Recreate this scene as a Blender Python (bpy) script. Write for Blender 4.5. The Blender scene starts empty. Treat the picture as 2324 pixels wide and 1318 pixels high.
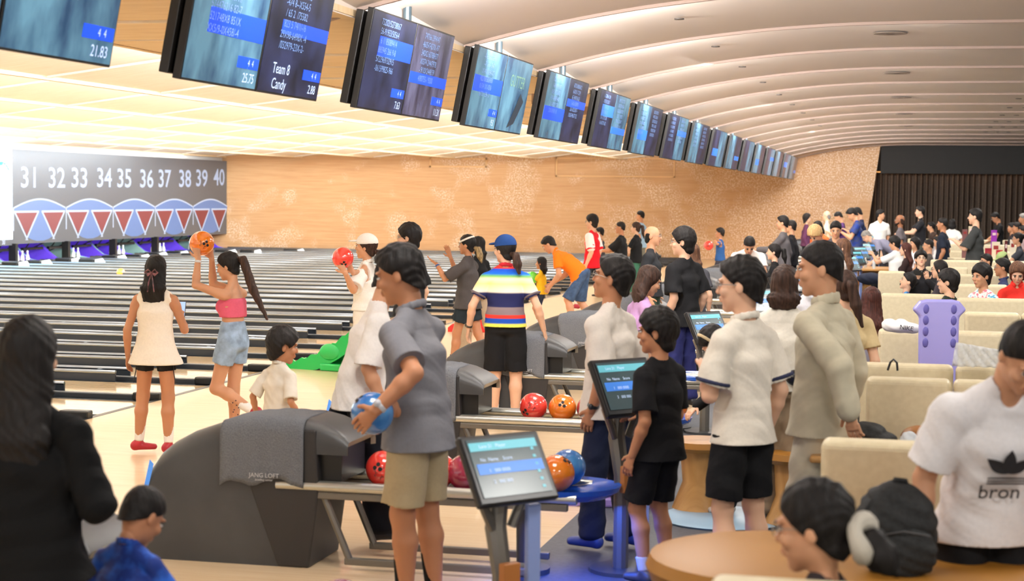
import bpy, math, random
import numpy as np
from mathutils import Vector, Matrix
random.seed(7); np.random.seed(7)
SC = bpy.context.scene
COL = SC.collection
PI = math.pi
# ------------------------------------------------------------------ camera
FPX, CX, CY, CAMH = 3900.0, 1162.0, 659.0, 2.15
TH, PH, RO = math.atan(918/3900.0), math.atan(215/3900.0), 0.011
_s, _c = math.sin(TH), math.cos(TH)
_f0 = Vector((-_s, _c, 0)); _r0 = Vector((_c, _s, 0)); _up = Vector((0, 0, 1))
_F = (math.cos(PH)*_f0 - math.sin(PH)*_up)
_U0 = (math.sin(PH)*_f0 + math.cos(PH)*_up)
_R = math.cos(RO)*_r0 + math.sin(RO)*_U0
_U = math.cos(RO)*_U0 - math.sin(RO)*_r0
CAM = Vector((0, 0, CAMH))
def proj(p):
    d = Vector(p) - CAM; z = d.dot(_F)
    return CX + FPX*d.dot(_R)/z, CY - FPX*d.dot(_U)/z, z
def at_depth(px, py, z):
    return CAM + z*(_F + _R*((px-CX)/FPX) - _U*((py-CY)/FPX))
def at_height(px, py, h):
    d = _F + _R*((px-CX)/FPX) - _U*((py-CY)/FPX)
    return CAM + d*((h-CAMH)/d.z)
def at_y(px, py, y):
    d = _F + _R*((px-CX)/FPX) - _U*((py-CY)/FPX)
    return CAM + d*(y/d.y)
cd = bpy.data.cameras.new('camera'); cam = bpy.data.objects.new('camera', cd); COL.objects.link(cam)
cd.sensor_width = 36; cd.lens = FPX/2324*36; cd.clip_end = 200; cd.clip_start = .3
cam.matrix_world = Matrix(((_R.x, _U.x, -_F.x, 0), (_R.y, _U.y, -_F.y, 0), (_R.z, _U.z, -_F.z, CAMH), (0, 0, 0, 1)))
cd.dof.use_dof = True; cd.dof.focus_distance = 16.5; cd.dof.aperture_fstop = 3.2
SC.camera = cam
# ------------------------------------------------------------------ world, exposure, lights
SC.view_settings.view_transform = 'Standard'; SC.view_settings.look = 'None'
SC.view_settings.gamma = 1; SC.view_settings.use_curve_mapping = False
SC.view_settings.exposure = -0.22
SC.cycles.max_bounces = 6; SC.cycles.diffuse_bounces = 4; SC.cycles.glossy_bounces = 3
SC.cycles.transparent_max_bounces = 6; SC.cycles.caustics_reflective = False; SC.cycles.caustics_refractive = False
SC.cycles.use_adaptive_sampling = True
try:
    SC.cycles.use_denoising = True; SC.cycles.denoiser = 'OPENIMAGEDENOISE'
except Exception: pass
w = bpy.data.worlds.new('world'); SC.world = w; w.use_nodes = True
w.node_tree.nodes['Background'].inputs[0].default_value = (1.0, .97, .94, 1)
w.node_tree.nodes['Background'].inputs[1].default_value = 1.5
def area(name, loc, sx, sy, power, direction, col=(1, .95, .88)):
    l = bpy.data.lights.new(name, 'AREA'); l.shape = 'RECTANGLE'; l.size = sx; l.size_y = sy; l.energy = power; l.color = col
    o = bpy.data.objects.new(name, l); COL.objects.link(o); o.location = loc
    d = Vector(direction).normalized(); xa = Vector((1, 0, 0)) if abs(d.x) < .9 else Vector((0, 1, 0))
    za = -d; ya = za.cross(xa).normalized(); xa = ya.cross(za).normalized()
    o.matrix_world = Matrix(((xa.x, ya.x, za.x, loc[0]), (xa.y, ya.y, za.y, loc[1]), (xa.z, ya.z, za.z, loc[2]), (0, 0, 0, 1)))
    return o
STEPX = [-7.08 - 3.05*k for k in range(7)]
RIBY = [18.65 + 3.15*k for k in range(-3, 14)]
for x in STEPX:                    # light coves of the saw-tooth ceiling above the lanes
    area('cove_light', (x - .06, 30, 3.62), 54, .12, 2800, (-1, 0, .30), (.80, .90, 1))
for y in RIBY[:-2]:                     # light coves behind each rib above the screens
    area('cove_light', (-3.3, y + .16, 3.64), 1.6, .05, 130, (0, 1, .25), (1, .97, .95))
    area('cove_light', (-1.0, y + .12, 3.985), 2.4, .03, 40, (0, 1, .2), (1, .97, .95))
for k in range(11):                # recessed downlights over the seats
    y = 3 + 4.6*k
    area('downlight', (2.6, y, 3.93), 1.6,   .6, 150, (0, 0, -1), (1, .96, .91))
    area('downlight', (-2.2, y, 3.80), 1.2, 1.2, 95, (-.1, 0, -1), (1, .96, .91))
area('downlight', (-5.9, 28, 3.46), 2.4, 56, 200, (-.25, 0, -1), (.95, .96, 1))  # added long soft lamp that brightens the approach, no fitting there
area('downlight', (-14.7, 28, 3.45), 2.4, 52, 250, (0, 0, -1), (.9, .94, 1))  # added soft lamp that brightens the lanes, not a ceiling fitting
area('downlight', (-21, 32, 3.45), 2.4, 50, 250, (0, 0, -1), (.9, .94, 1))  # added soft lamp for the pin end of the lanes
area('deck_light', (-26.0, 52.5, .56), .05, 16, 30, (-1, 0, -.3), (.35, .2, 1))
def spot(name, loc, target, power, col, size=50, blend=.6):
    l = bpy.data.lights.new(name, 'SPOT'); l.energy = power; l.color = col; l.spot_size = math.radians(size); l.spot_blend = blend; l.shadow_soft_size = .08
    o = bpy.data.objects.new(name, l); COL.objects.link(o); o.location = loc
    o.rotation_euler = (Vector(target) - Vector(loc)).to_track_quat('-Z', 'Y').to_euler()
area('blue_floor_light', (-1.80, 9.15, .36), .5, .9, 22, (.15, 0, -1), (.02, .12, 1))
spot('stage_spotlight', (7.2, 57, 3.7), (7.6, 61.5, 3.7), 60, (.8, 1, .6), 80)
# ------------------------------------------------------------------ materials
MATS = {}
def mat(name, col, rough=.5, metal=0, emit=None, es=1.0, spec=.5, coat=0, alpha=None):
    if name in MATS: return MATS[name]
    m = bpy.data.materials.new(name); m.use_nodes = True
    b = m.node_tree.nodes['Principled BSDF']
    b.inputs['Base Color'].default_value = (*col, 1); b.inputs['Roughness'].default_value = rough
    b.inputs['Metallic'].default_value = metal; b.inputs['Specular IOR Level'].default_value = spec
    if coat: b.inputs['Coat Weight'].default_value = coat
    if emit: b.inputs['Emission Color'].default_value = (*emit, 1); b.inputs['Emission Strength'].default_value = es
    if alpha is not None: b.inputs['Alpha'].default_value = alpha
    m.diffuse_color = (*col, 1)
    MATS[name] = m
    return m
def srgb(r, g, b):
    f = lambda v: (v/255/12.92 if v/255 <= .04045 else ((v/255+.055)/1.055)**2.4)
    return (f(r), f(g), f(b))
def N(m, t, **kw):
    n = m.node_tree.nodes.new(t)
    for k, v in kw.items():
        if k.startswith('i_'): n.inputs[k[2:].replace('_', ' ')].default_value = v
        else: setattr(n, k, v)
    return n
def L(m, a, ao, b, bi): m.node_tree.links.new(a.outputs[ao], b.inputs[bi])
def noise_mat(name, c1, c2, scale=(1, 1, 1), nscale=5, rough=.5, detail=4, lo=.35, hi=.65, metal=0, bump=0, coord='Object', spec=.5, coat=0, rot=(0,0,0)):
    if name in MATS: return MATS[name]
    m = mat(name, c1, rough, metal, spec=spec, coat=coat); b = m.node_tree.nodes['Principled BSDF']
    tc = N(m, 'ShaderNodeTexCoord'); mp = N(m, 'ShaderNodeMapping'); mp.inputs['Scale'].default_value = scale; mp.inputs['Rotation'].default_value = rot
    nz = N(m, 'ShaderNodeTexNoise'); nz.inputs['Scale'].default_value = nscale; nz.inputs['Detail'].default_value = detail
    cr = N(m, 'ShaderNodeValToRGB'); cr.color_ramp.elements[0].position = lo; cr.color_ramp.elements[1].position = hi
    cr.color_ramp.elements[0].color = (*c1, 1); cr.color_ramp.elements[1].color = (*c2, 1)
    L(m, tc, coord, mp, 0); L(m, mp, 0, nz, 0); L(m, nz, 0, cr, 0); L(m, cr, 0, b, 'Base Color')
    if bump:
        bp = N(m, 'ShaderNodeBump'); bp.inputs['Strength'].default_value = bump; bp.inputs['Distance'].default_value = .01
        L(m, nz, 0, bp, 'Height'); L(m, bp, 0, b, 'Normal')
    return m
# ------------------------------------------------------------------ mesh helpers
class MB:
    def __init__(self): self.v = []; self.f = []
    def add(self, vs, fs):
        n = len(self.v); self.v += [tuple(v) for v in vs]; self.f += [tuple(i+n for i in f) for f in fs]; return self
    def box(self, x0, x1, y0, y1, z0, z1, M=None):
        vs = [Vector((x, y, z)) for z in (z0, z1) for y in (y0, y1) for x in (x0, x1)]
        if M: vs = [M @ v for v in vs]
        return self.add(vs, [(0, 2, 3, 1), (4, 5, 7, 6), (0, 1, 5, 4), (2, 6, 7, 3), (0, 4, 6, 2), (1, 3, 7, 5)])
    def quad(self, a, b, c, d): return self.add([a, b, c, d], [(0, 1, 2, 3)])
    def tube(self, pts, r, n=10, cap=True, flat=1.0):
        pts = [Vector(p) for p in pts]; m = len(pts); rs = [float(q) for q in r] if isinstance(r, (list, tuple)) else [float(r)]*m
        base = []; up = None
        for i, p in enumerate(pts):
            t = (pts[min(i+1, m-1)] - pts[max(i-1, 0)]).normalized()
            if up is None: up = Vector((0, 0, 1)) if abs(t.z) < .9 else Vector((1, 0, 0))
            a = t.cross(up).normalized(); b = a.cross(t).normalized(); up = b
            base += [p + rs[i]*(math.cos(2*PI*k/n)*a + flat*math.sin(2*PI*k/n)*b) for k in range(n)]
        fs = [(i*n+k, i*n+(k+1) % n, (i+1)*n+(k+1) % n, (i+1)*n+k) for i in range(m-1) for k in range(n)]
        if cap: fs += [tuple(range(n))[::-1], tuple((m-1)*n+k for k in range(n))]
        return self.add(base, fs)
    def cyl(self, x, y, z0, z1, r, r2=None, n=20): return self.tube([(x, y, z0), (x, y, z1)], [r, r if r2 is None else r2], n)
    def lathe(self, prof, c=(0, 0, 0), n=24, sx=1, sy=1):
        vs = [(c[0]+sx*r*math.cos(2*PI*k/n), c[1]+sy*r*math.sin(2*PI*k/n), c[2]+z) for r, z in prof for k in range(n)]
        fs = [(i*n+k, i*n+(k+1) % n, (i+1)*n+(k+1) % n, (i+1)*n+k) for i in range(len(prof)-1) for k in range(n)]
        fs += [tuple(range(n))[::-1], tuple((len(prof)-1)*n+k for k in range(n))]
        return self.add(vs, fs)
    def sphere(self, c, r, n=24, sc=(1, 1, 1)):
        prof = [(max(1e-4, math.sin(PI*i/(n//2))), -math.cos(PI*i/(n//2))) for i in range(n//2+1)]
        vs = [(c[0]+sc[0]*r*p*math.cos(2*PI*k/n), c[1]+sc[1]*r*p*math.sin(2*PI*k/n), c[2]+sc[2]*r*z) for p, z in prof for k in range(n)]
        fs = [(i*n+k, i*n+(k+1) % n, (i+1)*n+(k+1) % n, (i+1)*n+k) for i in range(len(prof)-1) for k in range(n)]
        return self.add(vs, fs)
    def prism(self, poly, y0, y1, M=None):          # poly in (x,z), extruded along y
        n = len(poly)
        vs = [Vector((x, y, z)) for y in (y0, y1) for x, z in poly]
        if M: vs = [M @ v for v in vs]
        return self.add(vs, [tuple(range(n)), tuple(range(n, 2*n))[::-1]] + [(i, i+n, (i+1) % n+n, (i+1) % n) for i in range(n)])
    def build(self, name, m, parent=None, smooth=False, bevel=0, loc=None, seg=2, autosm=35):
        me = bpy.data.meshes.new(name); me.from_pydata(self.v, [], self.f); me.validate()
        o = bpy.data.objects.new(name, me); COL.objects.link(o)
        if m: me.materials.append(m)
        if parent: o.parent = parent
        if loc: o.location = loc
        if smooth: 
            me.polygons.foreach_set('use_smooth', [True]*len(me.polygons)); 
            try: me.set_sharp_from_angle(angle=math.radians(autosm))
            except Exception: pass
        if bevel:
            b = o.modifiers.new('b', 'BEVEL'); b.width = bevel; b.segments = seg; b.limit_method = 'ANGLE'; b.angle_limit = math.radians(40)
        return o
def tag(o, label=None, cat=None, group=None, kind=None):
    if label: o['label'] = label
    if cat: o['category'] = cat
    if group: o['group'] = group
    if kind: o['kind'] = kind
    return o
def thing(name, label, cat, loc=(0, 0, 0), rz=0, group=None):
    o = bpy.data.objects.new(name, None); COL.objects.link(o); o.location = loc; o.rotation_euler = (0, 0, rz)
    o.empty_display_size = .1
    return tag(o, label, cat, group)
def struct(o): o['kind'] = 'structure'; return o
def copy_tree(o, parent=None):
    c = o.copy(); COL.objects.link(c); c.parent = parent
    for ch in list(o.children): copy_tree(ch, c)
    return c
def text(name, s, size, m, parent, M, ext=.001, off=0.0, sx=1.0, align='CENTER'):
    cu = bpy.data.curves.new(name, 'FONT'); cu.body = s; cu.size = size; cu.extrude = ext; cu.offset = off
    cu.align_x = align; cu.align_y = 'CENTER'; cu.resolution_u = 3
    tmp = bpy.data.objects.new(name, cu); cu.materials.append(m); me = bpy.data.meshes.new_from_object(tmp)
    bpy.data.objects.remove(tmp); bpy.data.curves.remove(cu)
    o = bpy.data.objects.new(name, me); COL.objects.link(o)
    o.parent = parent; o.matrix_local = M @ Matrix.Diagonal((sx, 1, 1, 1))
    return o
def frame_M(o, x, y, z=None):          # matrix with given origin, local x and y axes
    x = Vector(x).normalized(); y = Vector(y).normalized(); z = x.cross(y).normalized()
    return Matrix(((x.x, y.x, z.x, o[0]), (x.y, y.y, z.y, o[1]), (x.z, y.z, z.z, o[2]), (0, 0, 0, 1)))
# ================================================================== the hall
Y0, YW = -3.0, 60.55
LANEX, FOUL, SEATX = -25.3, -7.6, -2.2
M_lane = noise_mat('lane_wood', srgb(232, 196, 146), srgb(244, 216, 174), (.6, 14, 1), 3, .12, spec=.6, coat=.4)
M_app = noise_mat('approach_wood', srgb(226, 194, 150), srgb(240, 216, 180), (.5, 16, 1), 3, .3, spec=.5, coat=.2)
M_dark = mat('gutter_grey', srgb(40, 44, 50), .38)
M_rail = mat('bumper_rail', srgb(140, 146, 154), .25, .95)
M_plate = mat('bumper_plate', srgb(46, 52, 60), .3, .3)
M_black = mat('black_plastic', srgb(18, 18, 18), .35)
M_white = mat('white_paint', srgb(238, 234, 228), .6)
M_ceil = mat('ceiling_paint', srgb(226, 214, 203), .7)
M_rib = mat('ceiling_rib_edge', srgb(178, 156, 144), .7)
M_panel = noise_mat('ceiling_wood', srgb(222, 194, 152), srgb(234, 210, 172), (1, 9, 1), 2.5, .6)
M_alu = mat('aluminium', srgb(190, 190, 184), .3, .9)
M_grey = mat('warm_grey_metal', srgb(120, 116, 108), .4, .6)
M_carpet = noise_mat('seating_floor', srgb(58, 62, 70), srgb(72, 76, 84), (1, 1, 1), 30, .55)
# floor
struct(MB().box(FOUL, SEATX, Y0, YW, -.1, 0).build('floor', M_app))
struct(MB().box(SEATX, 16, Y0, YW+1.6, -.1, 0).build('floor', M_carpet))
struct(MB().box(LANEX-1.2, FOUL, Y0, YW, -.3, -.12).build('floor', M_black))
struct(MB().box(FOUL-.05, FOUL+.02, Y0, YW, -.005, .002).build('trim_1', M_black))
# approach markings
mk = MB()
# lanes: pairs centred on PC[k]
PAIR = [YW - 3.15*k for k in range(20)]
lane_proto = None
nl = 0
M_arrow = mat('lane_arrow', srgb(90, 60, 40), .3)
M_clear = mat('clear_plastic', srgb(225, 230, 235), .25, 0, spec=.8)
gut_poly = [(.525, 0), (.555, -.06), (.64, -.09), (.725, -.06), (.755, .005), (.79, .03), (.79, -.12), (.525, -.12)]
for k in range(19):
    for sgn in (-1, 1):
        yc = YW - 1.575 - 3.15*k + sgn*.7875
        n = 40 - 2*k - (0 if sgn > 0 else 1)
        if lane_proto is None:
            t = thing('bowling_lane', '', 'lane')
            Lx0 = LANEX - .9
            MB().box(Lx0, FOUL-.05, -.525, .525, -.04, 0).build('lane_bed', M_lane, t)
            a = MB()
            for j in range(-3, 4):
                xx = FOUL - 4.6 + abs(j)*.28; yy = j*.13
                a.add([(xx, yy-.02, .001), (xx-.15, yy, .001), (xx, yy+.02, .001)], [(0, 1, 2)])
            a.build('lane_arrows', M_arrow, t)
            for q in (-1, 1):
                g = MB()
                pts = [(q*p[0], p[1]) for p in gut_poly]
                vs = [(x, p[0], p[1]) for x in (Lx0, FOUL-.05) for p in pts]; m_ = len(pts)
                g.add(vs, [(i, i+m_, i+1+m_, i+1) if q > 0 else (i+1, i+1+m_, i+m_, i) for i in range(m_-1)] + [tuple(range(m_)), tuple(range(m_, 2*m_))])
                g.build('gutter', M_dark, t)
                b = MB()
                b.tube([(Lx0+1.0, q*.60, .105), (FOUL-1.2, q*.60, .105)], .022, 10)
                MB().box(Lx0+1.0, FOUL-1.2, q*.60-.014, q*.60+.014, .0, .10).build('bumper_plate', M_plate, t)
                b.build('bumper_rail', M_rail, t, smooth=True)
            lane_proto = t; o = t
        else:
            o = copy_tree(lane_proto)
        o.location = (0, yc, 0)
        o['label'] = f'polished maple bowling lane with black gutters, lane {n} counted by the wall numbers' if n >= 31 else 'polished maple bowling lane with black gutters between raised grey bumper rails'
        o['group'] = 'bowling lanes'
        nl += 1
# black divider caps between lane pairs with their rail brackets
capo = None
for k in range(19):
    y = YW - 3.15*k - 1.575
    for yy in (y, y-1.575):
        if yy < 6: continue
        if capo is None:
            o = thing('lane_divider', '', 'divider'); capo = o
            MB().box(LANEX+.2, FOUL-.3, -.045, .045, -.02, .045).build('cap', M_dark, o, bevel=.01)
            MB().box(FOUL-.3, FOUL+.0, -.06, .06, -.02, .07).build('end_cap', M_black, o, bevel=.015)
            b = MB()
            for xb in (FOUL-1.6, FOUL-3.4, FOUL-5.4, FOUL-7.5, FOUL-9.5):
                b.box(xb-.02, xb+.02, -.17, .17, .05, .07)
            b.build('bracket', M_clear, o)
        else: o = copy_tree(capo)
        o.location = (0, yy, 0)
        tag(o, 'low dark divider cap running between two neighbouring bowling lanes', 'divider', 'lane dividers')
# walls
Mw = mat('gold_wood_wall', (0.5, .3, .1), .55)
nt = Mw.node_tree; b = nt.nodes['Principled BSDF']
tc = N(Mw, 'ShaderNodeTexCoord'); mp = N(Mw, 'ShaderNodeMapping'); mp.inputs['Scale'].default_value = (.35, 1, 7)
n1 = N(Mw, 'ShaderNodeTexNoise'); n1.inputs['Scale'].default_value = 3; n1.inputs['Detail'].default_value = 4
c1 = N(Mw, 'ShaderNodeValToRGB'); c1.color_ramp.elements[0].color = (*srgb(208, 156, 106), 1); c1.color_ramp.elements[1].color = (*srgb(220, 174, 124), 1)
c1.color_ramp.elements[0].position = .3; c1.color_ramp.elements[1].position = .7
L(Mw, tc, 'Object', mp, 0); L(Mw, mp, 0, n1, 0); L(Mw, n1, 0, c1, 0)
# blossom pattern, denser towards the seats
v = N(Mw, 'ShaderNodeTexVoronoi'); v.inputs['Scale'].default_value = 9; v.feature = 'DISTANCE_TO_EDGE'
n2 = N(Mw, 'ShaderNodeTexNoise'); n2.inputs['Scale'].default_value = 1.0; n2.inputs['Detail'].default_value = 2
n3 = N(Mw, 'ShaderNodeTexNoise'); n3.inputs['Scale'].default_value = 22; n3.inputs['Detail'].default_value = 3
L(Mw, tc, 'Object', v, 0); L(Mw, tc, 'Object', n2, 0); L(Mw, tc, 'Object', n3, 0)
sx = N(Mw, 'ShaderNodeSeparateXYZ'); L(Mw, tc, 'Object', sx, 0)
mr = N(Mw, 'ShaderNodeMapRange'); mr.inputs['From Min'].default_value = -17; mr.inputs['From Max'].default_value = -6; mr.inputs['To Min'].default_value = -.12; mr.inputs['To Max'].default_value = .10
L(Mw, sx, 0, mr, 0)
ad = N(Mw, 'ShaderNodeMath', operation='ADD'); L(Mw, n2, 0, ad, 0); L(Mw, mr, 0, ad, 1)
r2 = N(Mw, 'ShaderNodeMapRange'); r2.inputs['From Min'].default_value = .42; r2.inputs['From Max'].default_value = .56; L(Mw, ad, 0, r2, 0)
r3 = N(Mw, 'ShaderNodeMapRange'); r3.inputs['From Min'].default_value = .50; r3.inputs['From Max'].default_value = .58; L(Mw, n3, 0, r3, 0)
mu = N(Mw, 'ShaderNodeMath', operation='MULTIPLY'); L(Mw, r2, 0, mu, 0); L(Mw, r3, 0, mu, 1)
mu2 = N(Mw, 'ShaderNodeMath', operation='MULTIPLY'); L(Mw, mu, 0, mu2, 0); mu2.inputs[1].default_value = .8
mx = N(Mw, 'ShaderNodeMixRGB'); mx.inputs[2].default_value = (*srgb(250, 228, 200), 1); L(Mw, mu2, 0, mx, 0); L(Mw, c1, 0, mx, 1)
L(Mw, mx, 0, b, 'Base Color')
wf = MB(); wf.prism([(LANEX-2, -.2), (-1.85, -.2), (-1.28, 4.2), (LANEX-2, 4.2)], YW, YW+.25)
struct(wf.build('wall_far', Mw))
# shallow framed niches on the far wall
M_wt = mat('wall_niche_trim', srgb(236, 190, 132), .5)
for i, (xa, ya, xb, yb) in enumerate([(1262, 357, 1532, 403), (976, 358, 1105, 380)]):
    A = at_y(xa, ya, YW); B = at_y(xb, yb, YW); m = MB(); t_ = .05
    m.box(A.x, B.x, YW-.05, YW, A.z-t_, A.z); m.box(A.x, B.x, YW-.05, YW, B.z, B.z+t_)
    m.box(A.x, A.x+t_, YW-.05, YW, B.z, A.z); m.box(B.x-t_, B.x, YW-.05, YW, B.z, A.z)
    struct(m.build(f'trim_{i+2}', M_wt))
# pin-end wall above and behind the masking screen
struct(MB().box(LANEX-2.2, LANEX-2, Y0, YW, -.3, 4.2).build('wall_left', M_black))
struct(MB().box(LANEX-.35, LANEX-.2, Y0, YW, 3.30, 4.2).build('wall_left', M_white))
# dark soffit, curtain wall
M_soff = mat('soffit_black', srgb(36, 34, 32), .7)
struct(MB().box(-1.28, 16, YW+.05, YW+.3, 3.06, 4.2).build('trim_4', M_soff))
struct(MB().box(-1.9, 16, YW+1.5, YW+1.7, -.1, 4.2).build('wall_back', M_soff))
cu = MB(); nC = 1400; vs = []
for i in range(nC):
    x = -1.9 + 14.0*i/nC; ph = i*.155 + .8*math.sin(i*.021) + .5*math.sin(i*.0071)
    yy = YW + 1.0 + .09*math.sin(ph*2.2) + .02*math.sin(i*.4)
    vs += [(x, yy, .02), (x, yy, 3.16)]
cu.add(vs, [(2*i, 2*i+2, 2*i+3, 2*i+1) for i in range(nC-1)])
co = cu.build('curtain', noise_mat('curtain_fabric', srgb(84, 70, 60), srgb(98, 84, 72), (1, 1, 6), 8, .8), smooth=True, autosm=180)
tag(co, 'long dark brown pleated curtain hanging beside the gold wall', 'curtain')
M_warm = mat('curtain_led', (1, .5, .15), .5, 0, (1, .45, .12), 1.2)
tag(MB().box(-1.5, 14, YW+.62, YW+.70, 3.10, 3.13).build('light_strip', M_warm), 'thin warm light strip along the top of the brown curtain', 'light')
area('strip_glow', (6, YW+.66, 3.08), 14, .05, 5, (0, .6, -1), (1, .5, .2))
# ------------------------------------------------------------------ ceiling over the seats: curved ribs
RX = [(-4.75, 3.34), (-4.4, 3.43), (-4.13, 3.51), (-3.7, 3.62), (-3.2, 3.73), (-2.5, 3.845), (-1.65, 3.94), (-.8, 3.99), (0, 4.0), (2, 4.0), (5, 4.0), (16, 4.0)]
def ribz(x):
    for (a, za), (b, zb) in zip(RX, RX[1:]):
        if x <= b: return za + (zb-za)*max(0, (x-a))/(b-a)
    return 4.0
def lerp_pts():
    xs = [-4.13 + .18*i for i in range(28)] + [1, 2, 3.5, 5, 16]
    return xs
XS = lerp_pts()
from bisect import bisect
def smooth_rz(x):
    return (ribz(x-.25) + 2*ribz(x) + ribz(x+.25))/4 if x > -3.9 else ribz(x)
cb = MB(); rb = MB()
for y in [RIBY[0]-9.45, RIBY[0]-6.3, RIBY[0]-3.15] + RIBY:
    prof = []
    for x in XS:
        z = smooth_rz(x); d = .17*max(0, min(1, (1.2-x)/5.0)) + .015
        prof.append((x, z, d))
    n = len(XS); vs = []
    for x, z, d in prof:
        vs += [(x, y+.04, z), (x, y+.05, z+d+.02), (x, y+.9, z+d*.75+.02), (x, y+3.15, z+.03)]
    cb.add(vs, [(4*i+j, 4*i+j+1, 4*i+j+5, 4*i+j+4) for i in range(n-1) for j in range(3)])
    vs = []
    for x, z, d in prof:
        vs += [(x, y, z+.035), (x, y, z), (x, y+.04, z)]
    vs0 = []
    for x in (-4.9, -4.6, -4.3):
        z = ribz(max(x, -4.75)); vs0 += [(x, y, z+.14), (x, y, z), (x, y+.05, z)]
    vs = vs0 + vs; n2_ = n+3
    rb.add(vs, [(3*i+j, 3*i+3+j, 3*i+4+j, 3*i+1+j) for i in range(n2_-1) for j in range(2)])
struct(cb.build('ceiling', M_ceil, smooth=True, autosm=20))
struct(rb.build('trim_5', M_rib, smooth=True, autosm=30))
# end fascia of the ribs and flat wooden strip over the approach
fx = MB()
for y in [RIBY[0]-9.45, RIBY[0]-6.3, RIBY[0]-3.15] + RIBY:
    vs = []; K = 10
    for i in range(K+1):
        u = i/K; vs += [(-4.13 - .55*math.sin(u*PI*.5)**2*0, y+.05+3.1*u, 3.44 + .02), (-4.13, y+.05+3.1*u, 3.51+.19*(1-u)+.07)]
    fx.add(vs, [(2*i, 2*i+1, 2*i+3, 2*i+2) for i in range(K)])
struct(fx.build('trim_6', M_ceil))
cw = MB(); cw.box(STEPX[0], -4.12, Y0, YW, 3.47, 3.52)
struct(cw.build('ceiling', M_panel))
cl = MB()
for i, x in enumerate(STEPX):
    x1 = STEPX[i+1] if i+1 < len(STEPX) else LANEX-.3
    cl.add([(x, Y0, 3.90), (x, YW, 3.90), (x1, YW, 3.50), (x1, Y0, 3.50)], [(0, 1, 2, 3)])
    cl.add([(x, Y0, 3.50), (x, YW, 3.50), (x, YW, 3.90), (x, Y0, 3.90)], [(0, 1, 2, 3)])
M_panel2 = noise_mat('lane_ceiling_wood', srgb(240, 228, 212), srgb(246, 238, 226), (1, 9, 1), 2.5, .6)
struct(cl.build('ceiling', M_panel2))
lp = MB()
for x in STEPX: lp.box(x-.02, x+.05, Y0, YW, 3.46, 3.51)
struct(lp.build('trim_7', M_panel))
bj = MB()
for y in [RIBY[0]-9.45, RIBY[0]-6.3, RIBY[0]-3.15] + RIBY:
    bj.box(STEPX[0], -4.9, y-.004, y+.03, 3.45, 3.49)
    bj.box(STEPX[0], -4.9, y+1.57, y+1.58, 3.462, 3.49)
    for i, x in enumerate(STEPX):
        x1 = STEPX[i+1] if i+1 < len(STEPX) else LANEX-.3
        bj.add([(x, y, 3.87), (x1, y, 3.475), (x1, y+.05, 3.475), (x, y+.05, 3.87), (x, y, 3.95), (x1, y, 3.55)], [(0, 1, 2, 3), (0, 4, 5, 1)])
struct(bj.build('trim_8', M_panel2))
struct(MB().box(LANEX-2.4, 16.2, Y0, YW+2, 4.2, 4.3).build('ceiling', M_white))
struct(MB().box(15.8, 16, Y0, YW+1.6, 0, 4.2).build('wall_right', M_ceil))
# ceiling fittings: triple downlight holes, single ones and round speakers
M_hole = mat('dark_hole', srgb(70, 62, 56), .6)
for k, y in enumerate(RIBY):
    for j in range(3):
        x = 1.2 + .30*j + .07*k*0
        ym = y + 1.7
        if k >= 13: continue
        o = MB().cyl(0, 0, -.012, 0, .055, n=16).build('downlight_ring', M_hole, loc=(x+.55, ym, smooth_rz(2)+.035))
        tag(o, 'small dark round downlight in a row of three in the white ceiling', 'ceiling light', 'ceiling downlights in threes')
    if k < 11:
        o = MB().cyl(0, 0, -.012, 0, .05, n=16).build('downlight_ring', M_hole, loc=(-2.35, y+1.6, smooth_rz(-2.35)+.065))
        tag(o, 'single small dark round downlight in the curved ceiling', 'ceiling light', 'single ceiling downlights')
    if k % 2 == 1 and k < 12:
        o = thing('ceiling_speaker', 'round grey speaker grille flush in the white ceiling', 'speaker', (-.35, y+1.5, smooth_rz(-.35)+.045), 0, 'ceiling speakers')
        MB().cyl(0, 0, -.004, .0, .19, n=28).build('grille', mat('grille', srgb(150, 136, 124), .9), o)
        MB().cyl(0, 0, -.007, -.0045, .05, n=20).build('centre_cap', mat('grille_cap', srgb(110, 98, 90), .9), o)
# bright strip lights beside the ribs far right
M_strip = mat('strip_light', (1, .9, .7), .5, 0, (1, .88, .66), 4)
for k in range(8, 17):
    y = RIBY[k]
    o = MB().box(3.2+.25*(k-8), 11, y+.07, y+.10, 3.99, 4.005).build('ceiling_strip_light', M_strip)
    tag(o, 'thin warm strip light along a rib of the white ceiling', 'ceiling light', 'ceiling strip lights')
# ------------------------------------------------------------------ masking video wall and pin decks
M_scr = mat('led_glare_grey', srgb(60, 60, 62), .4, 0, srgb(84, 84, 86), .8)  # glare on the dark panel put into its grey colour and glow
M_num = noise_mat('led_number', srgb(80, 86, 100), srgb(100, 104, 112), (0, 0, 1), 6, .5)
_b = M_num.node_tree.nodes['Principled BSDF']; _b.inputs['Emission Color'].default_value = (*srgb(206, 218, 245), 1); _b.inputs['Emission Strength'].default_value = .68
M_lb = mat('led_blue', srgb(150, 175, 220), .5, 0, srgb(140, 165, 215), .8)
M_lb2 = mat('led_blue_deep', srgb(50, 62, 90), .5, 0, srgb(120, 148, 200), .75)
M_lw = mat('led_white', srgb(90, 95, 105), .5, 0, srgb(222, 232, 255), .75)
M_red = mat('led_red', srgb(70, 26, 26), .5, 0, srgb(150, 62, 62), .75)
YB = YW - 15.75
vwl = thing('video_wall', 'long dark LED wall showing lane numbers 31 to 40', 'screen', (LANEX, YB, 0))
WX = LANEX; wz0, wz1 = .60, 3.33
MB().box(-.18, 0, -.0, 15.7, wz0, wz1).build('screen_panel', M_scr, vwl)
def wallM(y, z, d=.004): return frame_M((d, y, z), (0, 1, 0), (0, 0, 1))
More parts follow.
